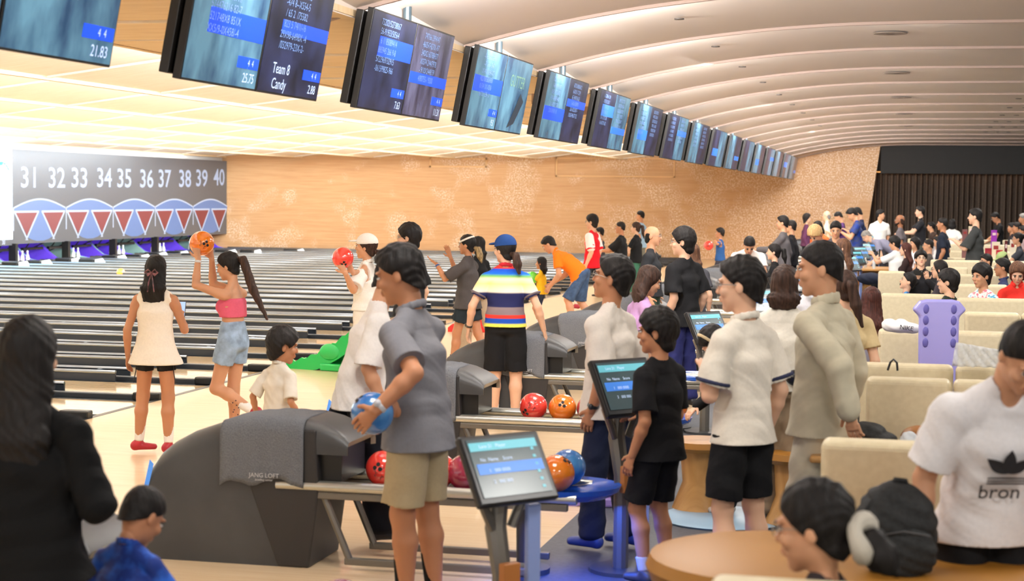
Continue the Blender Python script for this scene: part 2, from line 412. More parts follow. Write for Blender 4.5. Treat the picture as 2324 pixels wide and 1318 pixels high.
def fit_text(name, s, hgt, wid, m, parent, M, ext=.001, off=0.0):
    """text scaled to a wanted height and width"""
    o = text(name, s, 1.0, m, parent, M, ext, off)
    bb = [v.co for v in o.data.vertices]; w_ = max(b.x for b in bb)-min(b.x for b in bb); h_ = max(b.y for b in bb)-min(b.y for b in bb)
    o.matrix_local = M @ Matrix.Diagonal((wid/w_, hgt/h_, 1, 1)) @ Matrix.Translation((-(max(b.x for b in bb)+min(b.x for b in bb))/2, -(max(b.y for b in bb)+min(b.y for b in bb))/2, 0))
    return o
NUMPX = [(64, 402), (129, 403), (180, 403), (237, 403), (282, 404), (333, 405), (374, 405), (420, 405), (458, 404), (497, 402)]
def wall_yz(px, py):
    d = _F + _R*((px-CX)/FPX) - _U*((py-CY)/FPX); t = LANEX/d.x; p = CAM + d*t
    return p.y, p.z
for i, (px, py) in enumerate(NUMPX):
    y, z = wall_yz(px, py)
    fit_text('lane_number', str(31+i), .62, 1.02 if i else .85, M_num, vwl, wallM(y-YB, z), off=.012)
    # wall y runs away from the viewer: width in y
for k in range(5):
    y0 = 3.15*k + .02; y1 = y0 + 3.11; zt = 1.83; zb = .78
    m = MB(); m2 = MB(); mw = MB()
    # blue fans, arc on top
    K = 16; arc = [(y0 + (y1-y0)*i/K, zt - .22 + .26*math.sin(PI*i/K)) for i in range(K+1)]
    vs = [(.004, a, b) for a, b in arc] + [(.004, a, zt-.3) for a, b in arc]
    m.add(vs, [(i, i+1, K+2+i, K+1+i) for i in range(K)])
    ym = (y0+y1)/2
    m.add([(.005, ym-.10, zt-.28), (.005, ym+.10, zt-.28), (.005, ym+.74, zb+.0), (.005, ym+.5, zb-.07), (.005, ym+.2, zb-.115), (.005, ym-.2, zb-.115), (.005, ym-.5, zb-.07), (.005, ym-.74, zb+.0)], [tuple(range(8))])
    for sg in (-1, 1):
        tc_ = ym + sg*.80
        m2.add([(.008, tc_-.62, zt-.33), (.008, tc_+.62, zt-.33), (.008, tc_, zb+.06)], [(0, 1, 2)])
        for q in (-1, 1):
            a = Vector((.007, tc_+q*.74, zt-.3)); b_ = Vector((.007, tc_, zb-.08)); o1 = Vector((0, -q*.12, 0))
            mw.add([a, a+o1, b_+o1*.7, b_], [(0, 1, 2, 3)])
        mw.quad((.0065, tc_-.72, zt-.33), (.0065, tc_+.72, zt-.33), (.0065, tc_+.72, zt-.27), (.0065, tc_-.72, zt-.27))
    for i in range(K):
        (a, b_), (c, d) = arc[i], arc[i+1]
        mw.quad((.0065, a, b_), (.0065, c, d), (.0065, c, d+.05), (.0065, a, b_+.05))
    mw.quad((.0065, y0-.03, .98), (.0065, y0+.03, .98), (.0065, y0+.03, zt-.2), (.0065, y0-.03, zt-.2))
    m.build('light_fan', M_lb2, vwl); m2.build('red_triangle', M_red, vwl); mw.build('light_frame', M_lw, vwl)
# neighbouring screen with a beach picture
vw2 = thing('video_wall', 'bright LED wall section with a pale beach picture and palm tree', 'screen', (LANEX, YB-16, 0))
MB().box(-.18, 0, 0, 15.98, wz0+.14, wz1+.03).build('screen_panel', mat('led_pale', srgb(205, 235, 245), .5, 0, srgb(215, 240, 248), 1.0), vw2)
MB().quad((.004, 8, 1.3), (.004, 15.97, 1.3), (.004, 15.97, 2.15), (.004, 8, 2.15)).build('sea', mat('led_sea', srgb(150, 205, 235), .5, 0, srgb(165, 215, 238), .9), vw2)
MB().quad((.004, 8, .76), (.004, 15.97, .76), (.004, 15.97, 1.3), (.004, 8, 1.3)).build('beach', mat('led_sand', srgb(250, 240, 225), .5, 0, srgb(250, 242, 230), .95), vw2)
pm = MB()
P0 = [(14.3, .95), (14.75, 1.5), (15.1, 2.2), (15.3, 2.9)]
for (a, b_), (c, d) in zip(P0, P0[1:]): pm.quad((.006, a-.05, b_), (.006, a+.05, b_), (.006, c+.05, d), (.006, c-.05, d))
pm.build('palm_trunk', mat('led_violet', srgb(150, 140, 200), .5, 0, srgb(165, 150, 210), .8), vw2)
pl_ = MB()
for a in range(7):
    an = math.radians(-35 + a*42); px_, pz_ = 15.3, 2.9
    for q in range(5):
        r0, r1 = .15*q, .15*(q+1); dz = -.06*q*q*.35
        ca, sa = math.cos(an), math.sin(an)
        y_, z_ = px_+ca*r0, pz_+sa*r0*.5+dz; y2, z2 = px_+ca*r1, pz_+sa*r1*.5+dz-.03*q
        if y2 > 15.95: break
        pl_.quad((.007, y_, z_-.05), (.007, y2, z2-.05), (.007, y2, z2+.04), (.007, y_, z_+.05))
pl_.build('palm_leaves', mat('led_teal', srgb(150, 200, 220), .5, 0, srgb(150, 205, 225), .8), vw2)
MB().sphere((0, 0, 0), .2, 12, (.02, 1, 1.6)).build('pink_float', mat('led_pink', srgb(240, 140, 150), .5, 0, srgb(240, 150, 155), .85), vw2, loc=(.01, 15.75, 1.15))
MB().box(-.15, .01, 0, 15.98, wz0-.03, wz0+.14).build('number_strip', M_scr, vw2)
text('lane_number', '30', .17, M_lw, vw2, wallM(15.45, wz0+.06, .014), off=.004)
# pin deck pillars and machine mouths for each pair
M_pur = mat('pin_cover_purple', srgb(105, 70, 215), .5, 0, srgb(80, 40, 230), .28)
M_pgr = mat('pin_cover_pale', srgb(150, 190, 180), .5)
M_navy = mat('pinspotter_navy', srgb(28, 52, 66), .5)
M_pin = mat('pin_white', srgb(245, 245, 245), .3)
def pinprof(): return [(.028, 0), (.045, .05), (.06, .12), (.052, .2), (.026, .27), (.023, .30), (.032, .34), (.03, .36), (.012, .38)]
pin_p = None; pit_p = None
for k in range(6):
    yb = YW - 3.15*k
    o = MB().box(LANEX-.1, LANEX+.12, yb-3.15-.07, yb-3.15+.07, -.05, .62).build('divider_post', M_black)
    tag(o, 'black post between two pin decks under the LED wall', 'post', 'posts between pin decks')
    for j in range(2):
        yc = yb - .7875 - 1.575*j
        wv = (k*2+j) % 3
        if True:
            o = thing('pin_deck', 'open pin deck with a curved lit side cover below the LED wall', 'pin deck', (LANEX-.2, yc, 0), 0, 'pin decks under the LED wall')
            MB().box(-1.6, -1.5, -.75, .75, -.1, .7).build('back_curtain', M_navy, o)
            pr = [(-1.4, .62), (-.9, .62), (-.62, .50), (-.38, .28), (-.15, .12), (.35, .03), (.35, -.02), (-1.4, -.02)]
            m = MB(); m.prism(pr, -.78, -.70); m.build('side_cover', [M_pur, M_pur, M_pgr][wv], o)
            m = MB(); m.prism(pr, .70, .78); m.build('side_cover', [M_pur, M_pgr, M_pur][wv], o)
            MB().tube([(-.3, -.5, .6), (-.9, .1, .25), (-.3, .5, .6)], .02, 6).build('sweep_bar', M_black, o)
            MB().box(-.55, -.45, -.6, .6, .36, .44).build('rake', M_black, o, bevel=.01)
    if True:
        for q in range(4):
            if pin_p is None: o = MB().lathe(pinprof(), n=12).build('bowling_pin', M_pin, smooth=True); pin_p = o
            else: o = pin_p.copy(); COL.objects.link(o)
            o.location = (LANEX-.35-.15*(q % 2), yb-2.0-.3*q + (.9 if q > 1 else 0), 0)
            tag(o, 'white bowling pin standing on a lit pin deck', 'bowling pin', 'standing bowling pins')
# small camera pods on the dividers in front of the decks
M_gl = mat('pod_white', srgb(215, 220, 222), .3)
pod = None
for (px, py) in [(88, 590), (262, 592), (476, 590), (655, 588), (826, 585), (1000, 582)]:
    pass
PODS = [(26, 596), (78, 593), (146, 588), (199, 590), (251, 582), (305, 580), (346, 575), (395, 572), (430, 577), (505, 569), (562, 569), (660, 567)]
for i, (px, py) in enumerate(PODS):
    p = at_height(px, py, .15)
    if pod is None:
        pod = o = thing('lane_sensor', '', 'sensor')
        MB().box(-.25, .25, -.12, .12, -.02, .16).build('housing', M_black, o, bevel=.04)
        MB().add([(.3, -.14, 0), (.6, -.1, 0), (.55, .12, .0), (.3, -.14, .14), (.42, .1, .18)], [(0, 1, 2), (0, 3, 4, 2), (0, 1, 3), (1, 2, 4, 3)]).build('reflector', M_gl, o)
    else: o = copy_tree(pod)
    o.location = (p.x, p.y, .03)
    tag(o, 'black sensor pod with pale reflector on a divider near the pin decks', 'sensor', 'lane sensor pods')
# ================================================================== figures: distance-field bodies meshed with surface nets
V3 = lambda *a: np.array(a, dtype=np.float64)
def nrm(v): return v/max(1e-9, np.linalg.norm(v))
class Field:
    """signed distance field on a grid made of tapered elliptical segments, merged smoothly"""
    def __init__(self): self.p = []; self.cuts = []; self.k = .03; self.wr = None
    def seg(self, a, b, ra, rb=None, da=None, db=None, R=None, k=None, cap=1.0, sub=False):
        rb = ra if rb is None else rb; da = ra if da is None else da; db = (rb if da is ra else da*rb/ra) if db is None else db
        a = np.asarray(a, float); b = np.asarray(b, float)
        if np.linalg.norm(b-a) < 1e-5: b = a + V3(0, 0, 1e-4)
        self.p.append((a, b, ra, rb, da, db, R, k, cap, sub)); return self
    def ell(self, c, rx, ry, rz, M=None, k=None, sub=False):
        # ellipsoid as a degenerate segment along local z
        c = np.asarray(c, float); M = np.eye(3) if M is None else M
        ax = M[:, 2]*1e-3
        self.p.append((c-ax, c+ax, rx, rx, ry, ry, M[:, 0], k, rz/min(rx, ry), sub)); return self
    def cut(self, o, n, mode='max'): self.cuts.append((np.asarray(o, float), nrm(np.asarray(n, float)))); return self   # removes the side n points to
    def mesh(self, vox):
        lo = np.full(3, 1e9); hi = -lo
        for a, b, ra, rb, da, db, R, k, cap, sub in self.p:
            if sub: continue
            r = max(ra, rb, da, db, min(ra, da)*cap)+vox*2
            lo = np.minimum(lo, np.minimum(a, b)-r); hi = np.maximum(hi, np.maximum(a, b)+r)
        n = np.ceil((hi-lo)/vox).astype(int)+1
        G = np.full(n, .5, dtype=np.float32)
        ax = [lo[i]+vox*np.arange(n[i]) for i in range(3)]
        for a, b, ra, rb, da, db, R, k, cap, sub in self.p:
            kk = self.k if k is None else k
            r = max(ra, rb, da, db, min(ra, da)*cap, min(rb, db)*cap)+kk*1.2+vox*2
            i0 = np.maximum(0, np.floor((np.minimum(a, b)-r-lo)/vox).astype(int)); i1 = np.minimum(n, np.ceil((np.maximum(a, b)+r-lo)/vox).astype(int)+1)
            if (i1 <= i0).any(): continue
            X, Y, Z = np.meshgrid(ax[0][i0[0]:i1[0]], ax[1][i0[1]:i1[1]], ax[2][i0[2]:i1[2]], indexing='ij')
            ab = b-a; Ln = np.linalg.norm(ab); A = ab/Ln
            px, py, pz = X-a[0], Y-a[1], Z-a[2]
            t = px*A[0]+py*A[1]+pz*A[2]
            h = np.clip(t/Ln, 0, 1); axl = t-h*Ln
            if R is None: R_ = nrm(np.cross(A, V3(0, 1, 0) if abs(A[1]) < .9 else V3(1, 0, 0)))
            else: R_ = nrm(R-np.dot(R, A)*A)
            F_ = np.cross(A, R_)
            u = px*R_[0]+py*R_[1]+pz*R_[2]; v = px*F_[0]+py*F_[1]+pz*F_[2]
            w_ = ra+(rb-ra)*h; d_ = da+(db-da)*h; mn = np.minimum(w_, d_)
            d = (np.sqrt((u/w_)**2+(v/d_)**2+(axl/(mn*cap))**2)-1)*mn
            sl = G[i0[0]:i1[0], i0[1]:i1[1], i0[2]:i1[2]]
            d = d.astype(np.float32)
            if sub: sl[...] = np.maximum(sl, -d); continue
            if kk > 0:
                hh = np.clip(.5+.5*(sl-d)/kk, 0, 1); sl[...] = d*hh + sl*(1-hh) - kk*hh*(1-hh)
            else: sl[...] = np.minimum(sl, d)
        if self.wr or self.cuts:
            X, Y, Z = np.meshgrid(*ax, indexing='ij')
            if self.wr: G += self.wr(X, Y, Z).astype(np.float32)
            for o, nn in self.cuts:
                G = np.maximum(G, ((X-o[0])*nn[0]+(Y-o[1])*nn[1]+(Z-o[2])*nn[2]).astype(np.float32))
        G[0] = G[-1] = .5; G[:, 0] = G[:, -1] = .5; G[:, :, 0] = G[:, :, -1] = .5
        return surface_net(G, lo, vox)
def surface_net(G, lo, vox):
    S = G < 0; n = np.array(G.shape)
    C = [S[i:n[0]-1+i, j:n[1]-1+j, k:n[2]-1+k] for i in (0, 1) for j in (0, 1) for k in (0, 1)]
    allin = C[0].copy(); anyin = C[0].copy()
    for c in C[1:]: allin &= c; anyin |= c
    cell = np.argwhere(anyin & ~allin)
    if len(cell) == 0: return [], []
    idx = -np.ones(n-1, dtype=np.int64); idx[tuple(cell.T)] = np.arange(len(cell))
    acc = np.zeros((len(cell), 3)); cnt = np.zeros(len(cell))
    offs = [(i, j, k) for i in (0, 1) for j in (0, 1) for k in (0, 1)]
    val = {o: G[cell[:, 0]+o[0], cell[:, 1]+o[1], cell[:, 2]+o[2]] for o in offs}
    for o in offs:
        for a in range(3):
            if o[a]: continue
            p = list(o); p[a] = 1; p = tuple(p)
            g0, g1 = val[o], val[p]; m = (g0 < 0) != (g1 < 0)
            t = np.where(m, g0/np.where(m, g0-g1, 1), 0)
            q = np.array(o, float)[None, :].repeat(len(cell), 0); q[:, a] += t
            acc[m] += q[m]; cnt[m] += 1
    vs = lo+vox*(cell+acc/cnt[:, None])
    fs = []
    for a in range(3):
        b, c = (a+1) % 3, (a+2) % 3
        sl0 = [slice(None)]*3; sl1 = [slice(None)]*3; sl0[a] = slice(0, -1); sl1[a] = slice(1, None)
        s0, s1 = S[tuple(sl0)], S[tuple(sl1)]
        e = np.argwhere(s0 != s1)
        e = e[(e[:, b] > 0) & (e[:, c] > 0) & (e[:, b] < n[b]-1) & (e[:, c] < n[c]-1)]
        if len(e) == 0: continue
        inside = s0[tuple(e.T)]
        q = []
        for db, dc in ((-1, -1), (0, -1), (0, 0), (-1, 0)):
            p = e.copy(); p[:, b] += db; p[:, c] += dc; q.append(idx[tuple(p.T)])
        q = np.stack(q, 1); q[~inside] = q[~inside][:, ::-1]
        fs.append(q)
    return vs, np.concatenate(fs)
def np_obj(name, parts, m, parent, smooth=True):
    """parts: list of (verts, faces[, material index])"""
    V = []; Fq = []; MI = []; off = 0
    for p in parts:
        v, f = p[0], p[1]
        if len(v) == 0: continue
        V.append(np.asarray(v)); f = np.asarray(f); Fq.append(f+off); off += len(v); MI.append(np.full(len(f), p[2] if len(p) > 2 else 0))
    if not V: return None
    V = np.concatenate(V).astype(np.float32); Fq = np.concatenate(Fq).astype(np.int32); MI = np.concatenate(MI)
    me = bpy.data.meshes.new(name)
    me.vertices.add(len(V)); me.vertices.foreach_set('co', V.ravel())
    me.loops.add(len(Fq)*4); me.loops.foreach_set('vertex_index', Fq.ravel())
    me.polygons.add(len(Fq)); me.polygons.foreach_set('loop_start', np.arange(len(Fq), dtype=np.int32)*4)
    me.polygons.foreach_set('loop_total', np.full(len(Fq), 4, dtype=np.int32))
    me.update(calc_edges=True)
    me.polygons.foreach_set('material_index', MI.astype(np.int32)); me.polygons.foreach_set('use_smooth', [smooth]*len(Fq))
    for mm in (m if isinstance(m, (list, tuple)) else [m]): me.materials.append(mm)
    o = bpy.data.objects.new(name, me); COL.objects.link(o)
    if parent: o.parent = parent
    return o
def rotz(a): c, s = math.cos(a), math.sin(a); return np.array([[c, -s, 0], [s, c, 0], [0, 0, 1.]])
def rotx(a): c, s = math.cos(a), math.sin(a); return np.array([[1, 0, 0], [0, c, -s], [0, s, c.real]])
def roty(a): c, s = math.cos(a), math.sin(a); return np.array([[c, 0, s], [0, 1, 0], [-s, 0, c]])
SKIN = {'l': srgb(224, 178, 148), 'm': srgb(206, 154, 120), 't': srgb(186, 130, 96), 'd': srgb(150, 100, 70)}
def skin_mat(t):
    n = 'skin_'+t
    if n in MATS: return MATS[n]
    c = SKIN[t]; m = noise_mat(n, tuple(x*.93 for x in c), c, (1, 1, 1), 9, .52, 3, .3, .7, spec=.35)
    b = m.node_tree.nodes['Principled BSDF']; b.inputs['Subsurface Weight'].default_value = .12; b.inputs['Subsurface Radius'].default_value = (.02, .008, .004)
    return m
HC = {'black': (srgb(20, 17, 16), srgb(30, 26, 25)), 'brown': (srgb(40, 27, 22), srgb(74, 50, 38)), 'red': (srgb(52, 26, 22), srgb(90, 48, 38)), 'grey': (srgb(110, 106, 102), srgb(160, 156, 150)),
      'blonde': (srgb(60, 46, 34), srgb(200, 170, 120)), 'lbrown': (srgb(70, 46, 34), srgb(120, 84, 60)), 'tip': (srgb(180, 140, 90), srgb(224, 190, 136))}
def hair_mat(c):
    a, b = HC[c]; return noise_mat('hair_'+c, a, b, (60, 60, 3), 1.4, .6, 3, .35, .75, bump=.5, spec=.25)
def cloth_mat(col, kind='plain'):
    nm = f'cloth_{kind}_'+'_'.join(str(int(c)) for c in col)
    if nm in MATS: return MATS[nm]
    c = srgb(*col); d = tuple(x*.95 for x in c)
    if kind == 'denim': return noise_mat(nm, tuple(x*.7 for x in c), tuple(min(1, x*1.25) for x in c), (1, 1, 1), 14, .85, 5, .3, .7, bump=.25, spec=.2)
    if kind == 'linen': return noise_mat(nm, tuple(x*.86 for x in c), c, (1, 1, 1), 8, .8, 5, .35, .6, bump=.3, spec=.2)
    if kind == 'blotch': return noise_mat(nm, srgb(20, 50, 130), c, (1, 1, 1), 12, .6, 3, .42, .58, spec=.3)
    if kind == 'tiedye':
        m = noise_mat(nm, c, srgb(90, 180, 210), (1, 1, 1), 16, .8, 3, .52, .60)
        cr = [n for n in m.node_tree.nodes if n.bl_idname == 'ShaderNodeValToRGB'][0].color_ramp
        e = cr.elements.new(.66); e.color = (*srgb(60, 110, 160), 1); e = cr.elements.new(.40); e.color = (*srgb(225, 120, 140), 1); e = cr.elements.new(.46); e.color = (*c, 1); return m
    return noise_mat(nm, d, c, (1, 1, 1), 60, .85, 2, .3, .6, bump=.12, spec=.2)
def z_stripes(name, stops, z0, z1):
    """horizontal bands of a knitted shirt along local z"""
    m = mat(name, (1, 1, 1), .8, spec=.2); b = m.node_tree.nodes['Principled BSDF']
    tc = N(m, 'ShaderNodeTexCoord'); sx = N(m, 'ShaderNodeSeparateXYZ'); mr = N(m, 'ShaderNodeMapRange'); cr = N(m, 'ShaderNodeValToRGB')
    mr.inputs['From Min'].default_value = z0; mr.inputs['From Max'].default_value = z1
    L(m, tc, 'Object', sx, 0); L(m, sx, 2, mr, 0); L(m, mr, 0, cr, 0); L(m, cr, 0, b, 'Base Color')
    els = cr.color_ramp.elements
    els[0].position = stops[0][0]; els[0].color = (*srgb(*stops[0][1]), 1); els[1].position = stops[-1][0]; els[1].color = (*srgb(*stops[-1][1]), 1)
    for p_, c_ in stops[1:-1]: e = els.new(p_); e.color = (*srgb(*c_), 1)
    return m
def ik(a, b, l1, l2, pole):
    """two-bone reach from a to b; returns elbow and reachable end"""
    d = b-a; D = np.linalg.norm(d); D2 = min(D, (l1+l2)*.998); b = a+d/max(D, 1e-6)*D2; D = D2
    x = (l1*l1-l2*l2+D*D)/(2*D); h = math.sqrt(max(0, l1*l1-x*x)); u = (b-a)/D
    p = pole-np.dot(pole, u)*u; p = nrm(p)
    return a+u*x+p*h, b
def hand_field(f, wr, dirv, palm, side, u, curl, thick):
    """five fingers; wr wrist, dirv towards the fingertips, palm normal"""
    d = nrm(dirv); p = nrm(palm-np.dot(palm, d)*d); sdir = nrm(np.cross(d, p))*side
    pc = wr+d*.045*u
    f.seg(wr-d*.02*u, wr+d*.085*u, .025*u, .036*u, .018*u, .015*u, R=sdir, k=.012)
    for i in range(4):
        off = (i-1.5)*.0205*u; Ls = (.068, .078, .073, .058)[i]*u*(1.0 if side else 1)
        k0 = wr+d*.088*u+sdir*(-off); c = curl*(1+.12*i)
        d1 = nrm(d*math.cos(c*.55)+p*math.sin(c*.55)-sdir*off*2/u); d2 = nrm(d*math.cos(c*1.2)+p*math.sin(c*1.2)); d3 = nrm(d*math.cos(c*1.8)+p*math.sin(c*1.8))
        r = max(.0088*u, thick)
        k1 = k0+d1*Ls*.45; k2 = k1+d2*Ls*.33; k3 = k2+d3*Ls*.25
        f.seg(k0-d*.02*u, k1, r*1.06, r, k=.004); f.seg(k1, k2, r, r*.95, k=.003); f.seg(k2, k3, r*.95, r*.8, k=.003)
    r = max(.0105*u, thick); t0 = wr+d*.018*u+sdir*.024*u; td = nrm(sdir*.75+d*.65+p*(.15+.3*curl))
    t1 = t0+td*.042*u; td2 = nrm(td+d*.5+p*curl*.4); t2 = t1+td2*.032*u
    f.seg(t0, t1, r*1.25, r, k=.008); f.seg(t1, t2, r, r*.85, k=.003)
PEOPLE = []
def person(label, hx, hy, s, face, h=None, sex='m', skin='m', hair=('short', 'black'), top=('tee', (30, 30, 30)), bot=('pants', (30, 30, 34)), shoes=((40, 40, 44), None), group=None,
           lean=0., side=0., head=(0, 0), arms=None, legs=None, sit=False, child=0, build=1.0, tkind='plain', bkind='plain', sleeve=.55, hem=.0, loose=1.0, blen=1.0, extras=(), crouch=0, vox=None, noleg=False, hscale=1.0, root=None, vk=1.0, tailv=None, mouth=False, glasses=False, tuck=False, ballw=None, waist_up=.09):
    """hx, hy: picture point of the crown; s: pixels per metre there; face: heading, 0 away from the viewer, 90 towards the lanes"""
    z = FPX/s; T = at_depth(hx, hy, z); T = V3(*T)
    FA = math.radians(face); Rz = rotz(FA)
    fem = sex == 'f'
    # proportions at 1.70 m
    leg_t, leg_s, hipx = .43, .41, .088; up_l, lo_l = .285, .245; shx = (.165 if fem else .185)*build*(1-.12*child); tor = .50
    hs = (1.05+.26*child)*hscale; nk = .085*(1-.25*child); headh = .235*hs
    pelv0 = .93*(1-.06*child)
    cl, sl = math.cos(math.radians(lean)), math.sin(math.radians(lean)); cs, ss = math.cos(math.radians(side)), math.sin(math.radians(side))
    upv = V3(ss*cl, sl, cl*cs); rt = nrm(V3(cs, 0, -ss)); fw = np.cross(upv, rt); fw = nrm(fw)
    hy_, hp_ = math.radians(head[0]), math.radians(head[1])       # yaw to the left, pitch down
    neck_dir = nrm(upv*1.0+V3(0, math.sin(hp_)*.35, .25))
    # head frame in body coordinates
    HM = rotz(hy_) @ rotx(-hp_)
    headup = HM[:, 2]
    def head_top_rel():      # relative to pelvis, at unit scale
        nb = upv*tor; hb = nb+neck_dir*nk; hc = hb+headup*(.105*hs)+HM[:, 1]*.02
        return nb, hb, hc, hc+headup*.125*hs
    nb, hb, hc, ht = head_top_rel()
    if sit or crouch or h is not None:
        u = (h or (1.62 if fem else 1.70))/1.70; pel_z = T[2]-u*ht[2]
    else:
        u = T[2]/(ht[2]+pelv0); pel_z = u*pelv0
    xy = (T-Rz @ (ht*u))[:2]
    gz = 0.0
    root_o = thing('person', label, 'person', (xy[0], xy[1], 0), FA, group)
    PEOPLE.append((label, u*1.7, xy, pel_z))
    P = V3(0, 0, pel_z)
    W = lambda v: P+u*v                      # body coords at unit scale -> local metres
    nb, hb, hc = W(nb), W(hb), W(hc)
    vx = vox or max(.0065, min(.030, 2.4/s))*vk
    fine = s > 190
    # legs
    legs = legs or ((-.10, .02, 0, 0), (.10, -.02, 0, 0))          # foot x, y (unit scale), lift, toe yaw
    J = {}
    for i, sg in enumerate((-1, 1)):
        hip = W(V3(sg*hipx, 0, 0)+upv*.0)
        fx, fy, fz, ty = (list(legs[i])+[0, 0])[:4]
        if sit:
            fx, fy = (fx, fy) if legs[i][1] > .2 else (sg*.11, .50)
        ank = V3(fx*u, fy*u, .085*u+fz*u)
        pole = V3(sg*.12, 1, .1) if not sit else V3(sg*.15, .6, 1)
        if len(legs[i]) > 4: pole = V3(*legs[i][4])
        knee, ank = ik(hip, ank, leg_t*u, leg_s*u, pole)
        J['hip', i], J['knee', i], J['ank', i] = hip, knee, ank
        J['toe', i] = rotz(math.radians(ty)) @ V3(0, 1, 0)
        J['fz', i] = fz
    sh = nb-upv*.045*u
    arms = list(arms or ('down', 'down'))
    for i, sg in enumerate((-1, 1)):
        S = sh+rt*sg*shx*u-upv*.018*u
        a = arms[i]
        if a == 'down': t = V3(sg*.06, .03, -.50); pole = V3(sg*.25, -1, 0)
        elif a == 'out': t = V3(sg*.17, .06, -.47); pole = V3(sg*.4, -1, 0)
        elif a == 'back': t = V3(-sg*.12, -.16, -.42); pole = V3(sg*1, -.5, 0)
        elif a == 'fold': t = V3(-sg*.12, .22, -.22); pole = V3(sg*1, -.3, -.6)
        elif a == 'phone': t = V3(-sg*.08, .30, -.14); pole = V3(sg*.6, -.3, -1)
        elif a == 'lap': t = V3(-sg*.05, .30, -.38); pole = V3(sg*.7, -.6, -.3)
        elif a == 'fwd': t = V3(-sg*.05, .42, -.22); pole = V3(sg*.5, -.2, -1)
        elif a == 'clap': t = V3(-sg*.06, .40, .02); pole = V3(sg*.4, -.2, -1)
        elif a[0] == 'B':
            bl = Rz.T @ (V3(*ballw)-V3(xy[0], xy[1], 0)); t = (bl+V3(*a[1:4])*u-S)/u; pole = V3(*a[4])
            a = arms[i] = (0, 0, 0)+tuple(a[4:])
        else: t = V3(*a[:3]); pole = V3(*a[3]) if len(a) > 3 else V3(sg*.3, -.6, -.6)
        if isinstance(a, str): tw = S+u*(rt*t[0]+V3(0, 1, 0)*t[1]+V3(0, 0, 1)*t[2]); 
        else: tw = S+u*t
        E, Wr = ik(S, tw, up_l*u, lo_l*u, pole)
        J['sh', i], J['el', i], J['wr', i] = S, E, Wr
    # ---------------- body
    hd = Field(); hd.k = .012*u*hs; q = u*hs; H = lambda x, y, z_: hc+q*(HM @ V3(x, y, z_))
    hR = HM[:, 0]
    hd.ell(H(0, -.012, .035), .074*q, .092*q, .086*q, HM); hd.ell(H(0, .018, -.02), .062*q, .072*q, .085*q, HM)
    hd.seg(H(0, .045, -.062), H(0, .062, -.092), .036*q, .022*q, .03*q, .02*q, R=hR, k=.02*q)
    hd.seg(hb-upv*.03*u, H(0, -.02, -.03), .050*u*(.88 if fem else 1.05)*(1-.2*child), .05*q*(.9 if fem else 1.05), R=rt, k=.02*q)
    if fine:
        hd.seg(H(0, .087, .018), H(0, .100, -.022), .0075*q, .0115*q, .009*q, .012*q, R=hR, k=.010*q)       # nose
        for sg in (-1, 1):
            hd.ell(H(sg*.072, -.012, -.002), .010*q, .017*q, .027*q, HM, k=.006*q)                       # ears
            hd.ell(H(sg*.03, .078, .030), .024*q, .012*q, .007*q, HM, k=.012*q)                          # brow
            hd.ell(H(sg*.031, .093, .012), .015*q, .012*q, .009*q, HM, sub=False, k=0)if False else None
            hd.ell(H(sg*.04, .062, -.02), .022*q, .022*q, .02*q, HM, k=.015*q)                           # cheeks
        hd.seg(H(-.014, .087, -.048), H(.014, .087, -.048), .007*q, k=.006*q); hd.seg(H(-.011, .085, -.060), H(.011, .085, -.060), .008*q, k=.006*q)
    else:
        hd.seg(H(0, .084, .012), H(0, .098, -.02), .010*q, .014*q, k=.01*q)
        for sg in (-1, 1): hd.ell(H(sg*.073, -.012, -.002), .013*q, .02*q, .03*q, HM, k=.006*q)
    bd = Field(); bd.k = .03*u
    bd.seg(nb-upv*.02*u, hb+upv*.02*u, .055*u*(.85 if fem else 1.05)*(1-.15*child), .052*u*(.85 if fem else 1.05), R=rt)
    sw = (.145 if fem else .165)*build
    if top[0] in ('crop', 'tank', 'dress') or not fine or True:
        tf = 1.0 if top[0] in ('crop', 'tank', 'dress') else .90
        bd.seg(W(upv*.33), sh-upv*.015*u, sw*u*.93*tf, sw*u*.78*tf, .094*u*build*tf, .056*u*tf, R=rt, k=.02*u)
        bd.seg(W(upv*.10), W(upv*.33), .118*u*build*(1 if not fem else .95)*tf, sw*u*.92*tf, .085*u*build*tf, .094*u*build*tf, R=rt, k=.02*u, cap=.6)
        bd.seg(W(upv*-.02), W(upv*.10), .14*u*build, .115*u*build*tf, .095*u*build, .083*u*build*tf, R=rt, k=.02*u, cap=.7)
    tz = nb+upv*.035*u
    for sg in (-1, 1): bd.seg(tz+rt*sg*.02*u, sh+rt*sg*shx*.85*u-upv*.014*u, .033*u, .036*u, k=.02*u)
    armb = .045 if fem else .052
    armb *= (1-.2*child)*(.7+.3*build)
    for i in (0, 1):
        bd.seg(J['sh', i]-(J['sh', i]-sh)*.25, J['sh', i]*.8+J['el', i]*.2, armb*.98*u, armb*.98*u, k=.025*u)
        bd.seg(J['sh', i], J['el', i], armb*1.0*u, armb*.76*u, k=.02*u)
        e2 = J['el', i]*.7+J['wr', i]*.3
        bd.seg(J['el', i], e2, armb*.78*u, armb*.80*u, k=.015*u); bd.seg(e2, J['wr', i], armb*.80*u, armb*.53*u, k=.015*u)
        if not noleg:
            k1 = J['knee', i]; hp = J['hip', i]; an = J['ank', i]; lg = (1-.12*child)*(.6+.4*build)
            bd.seg(hp, k1, .080*u*lg*(1.03 if fem else 1), .055*u*lg, k=.04*u); c1_ = k1*.68+an*.32+nrm(np.cross(an-k1, V3(1, 0, 0)))*.012*u
            bd.seg(k1, c1_, .052*u*lg, .057*u*lg, k=.03*u); bd.seg(c1_, an, .057*u*lg, .036*u*lg, k=.02*u)
    hf = Field(); hf.k = .008*u
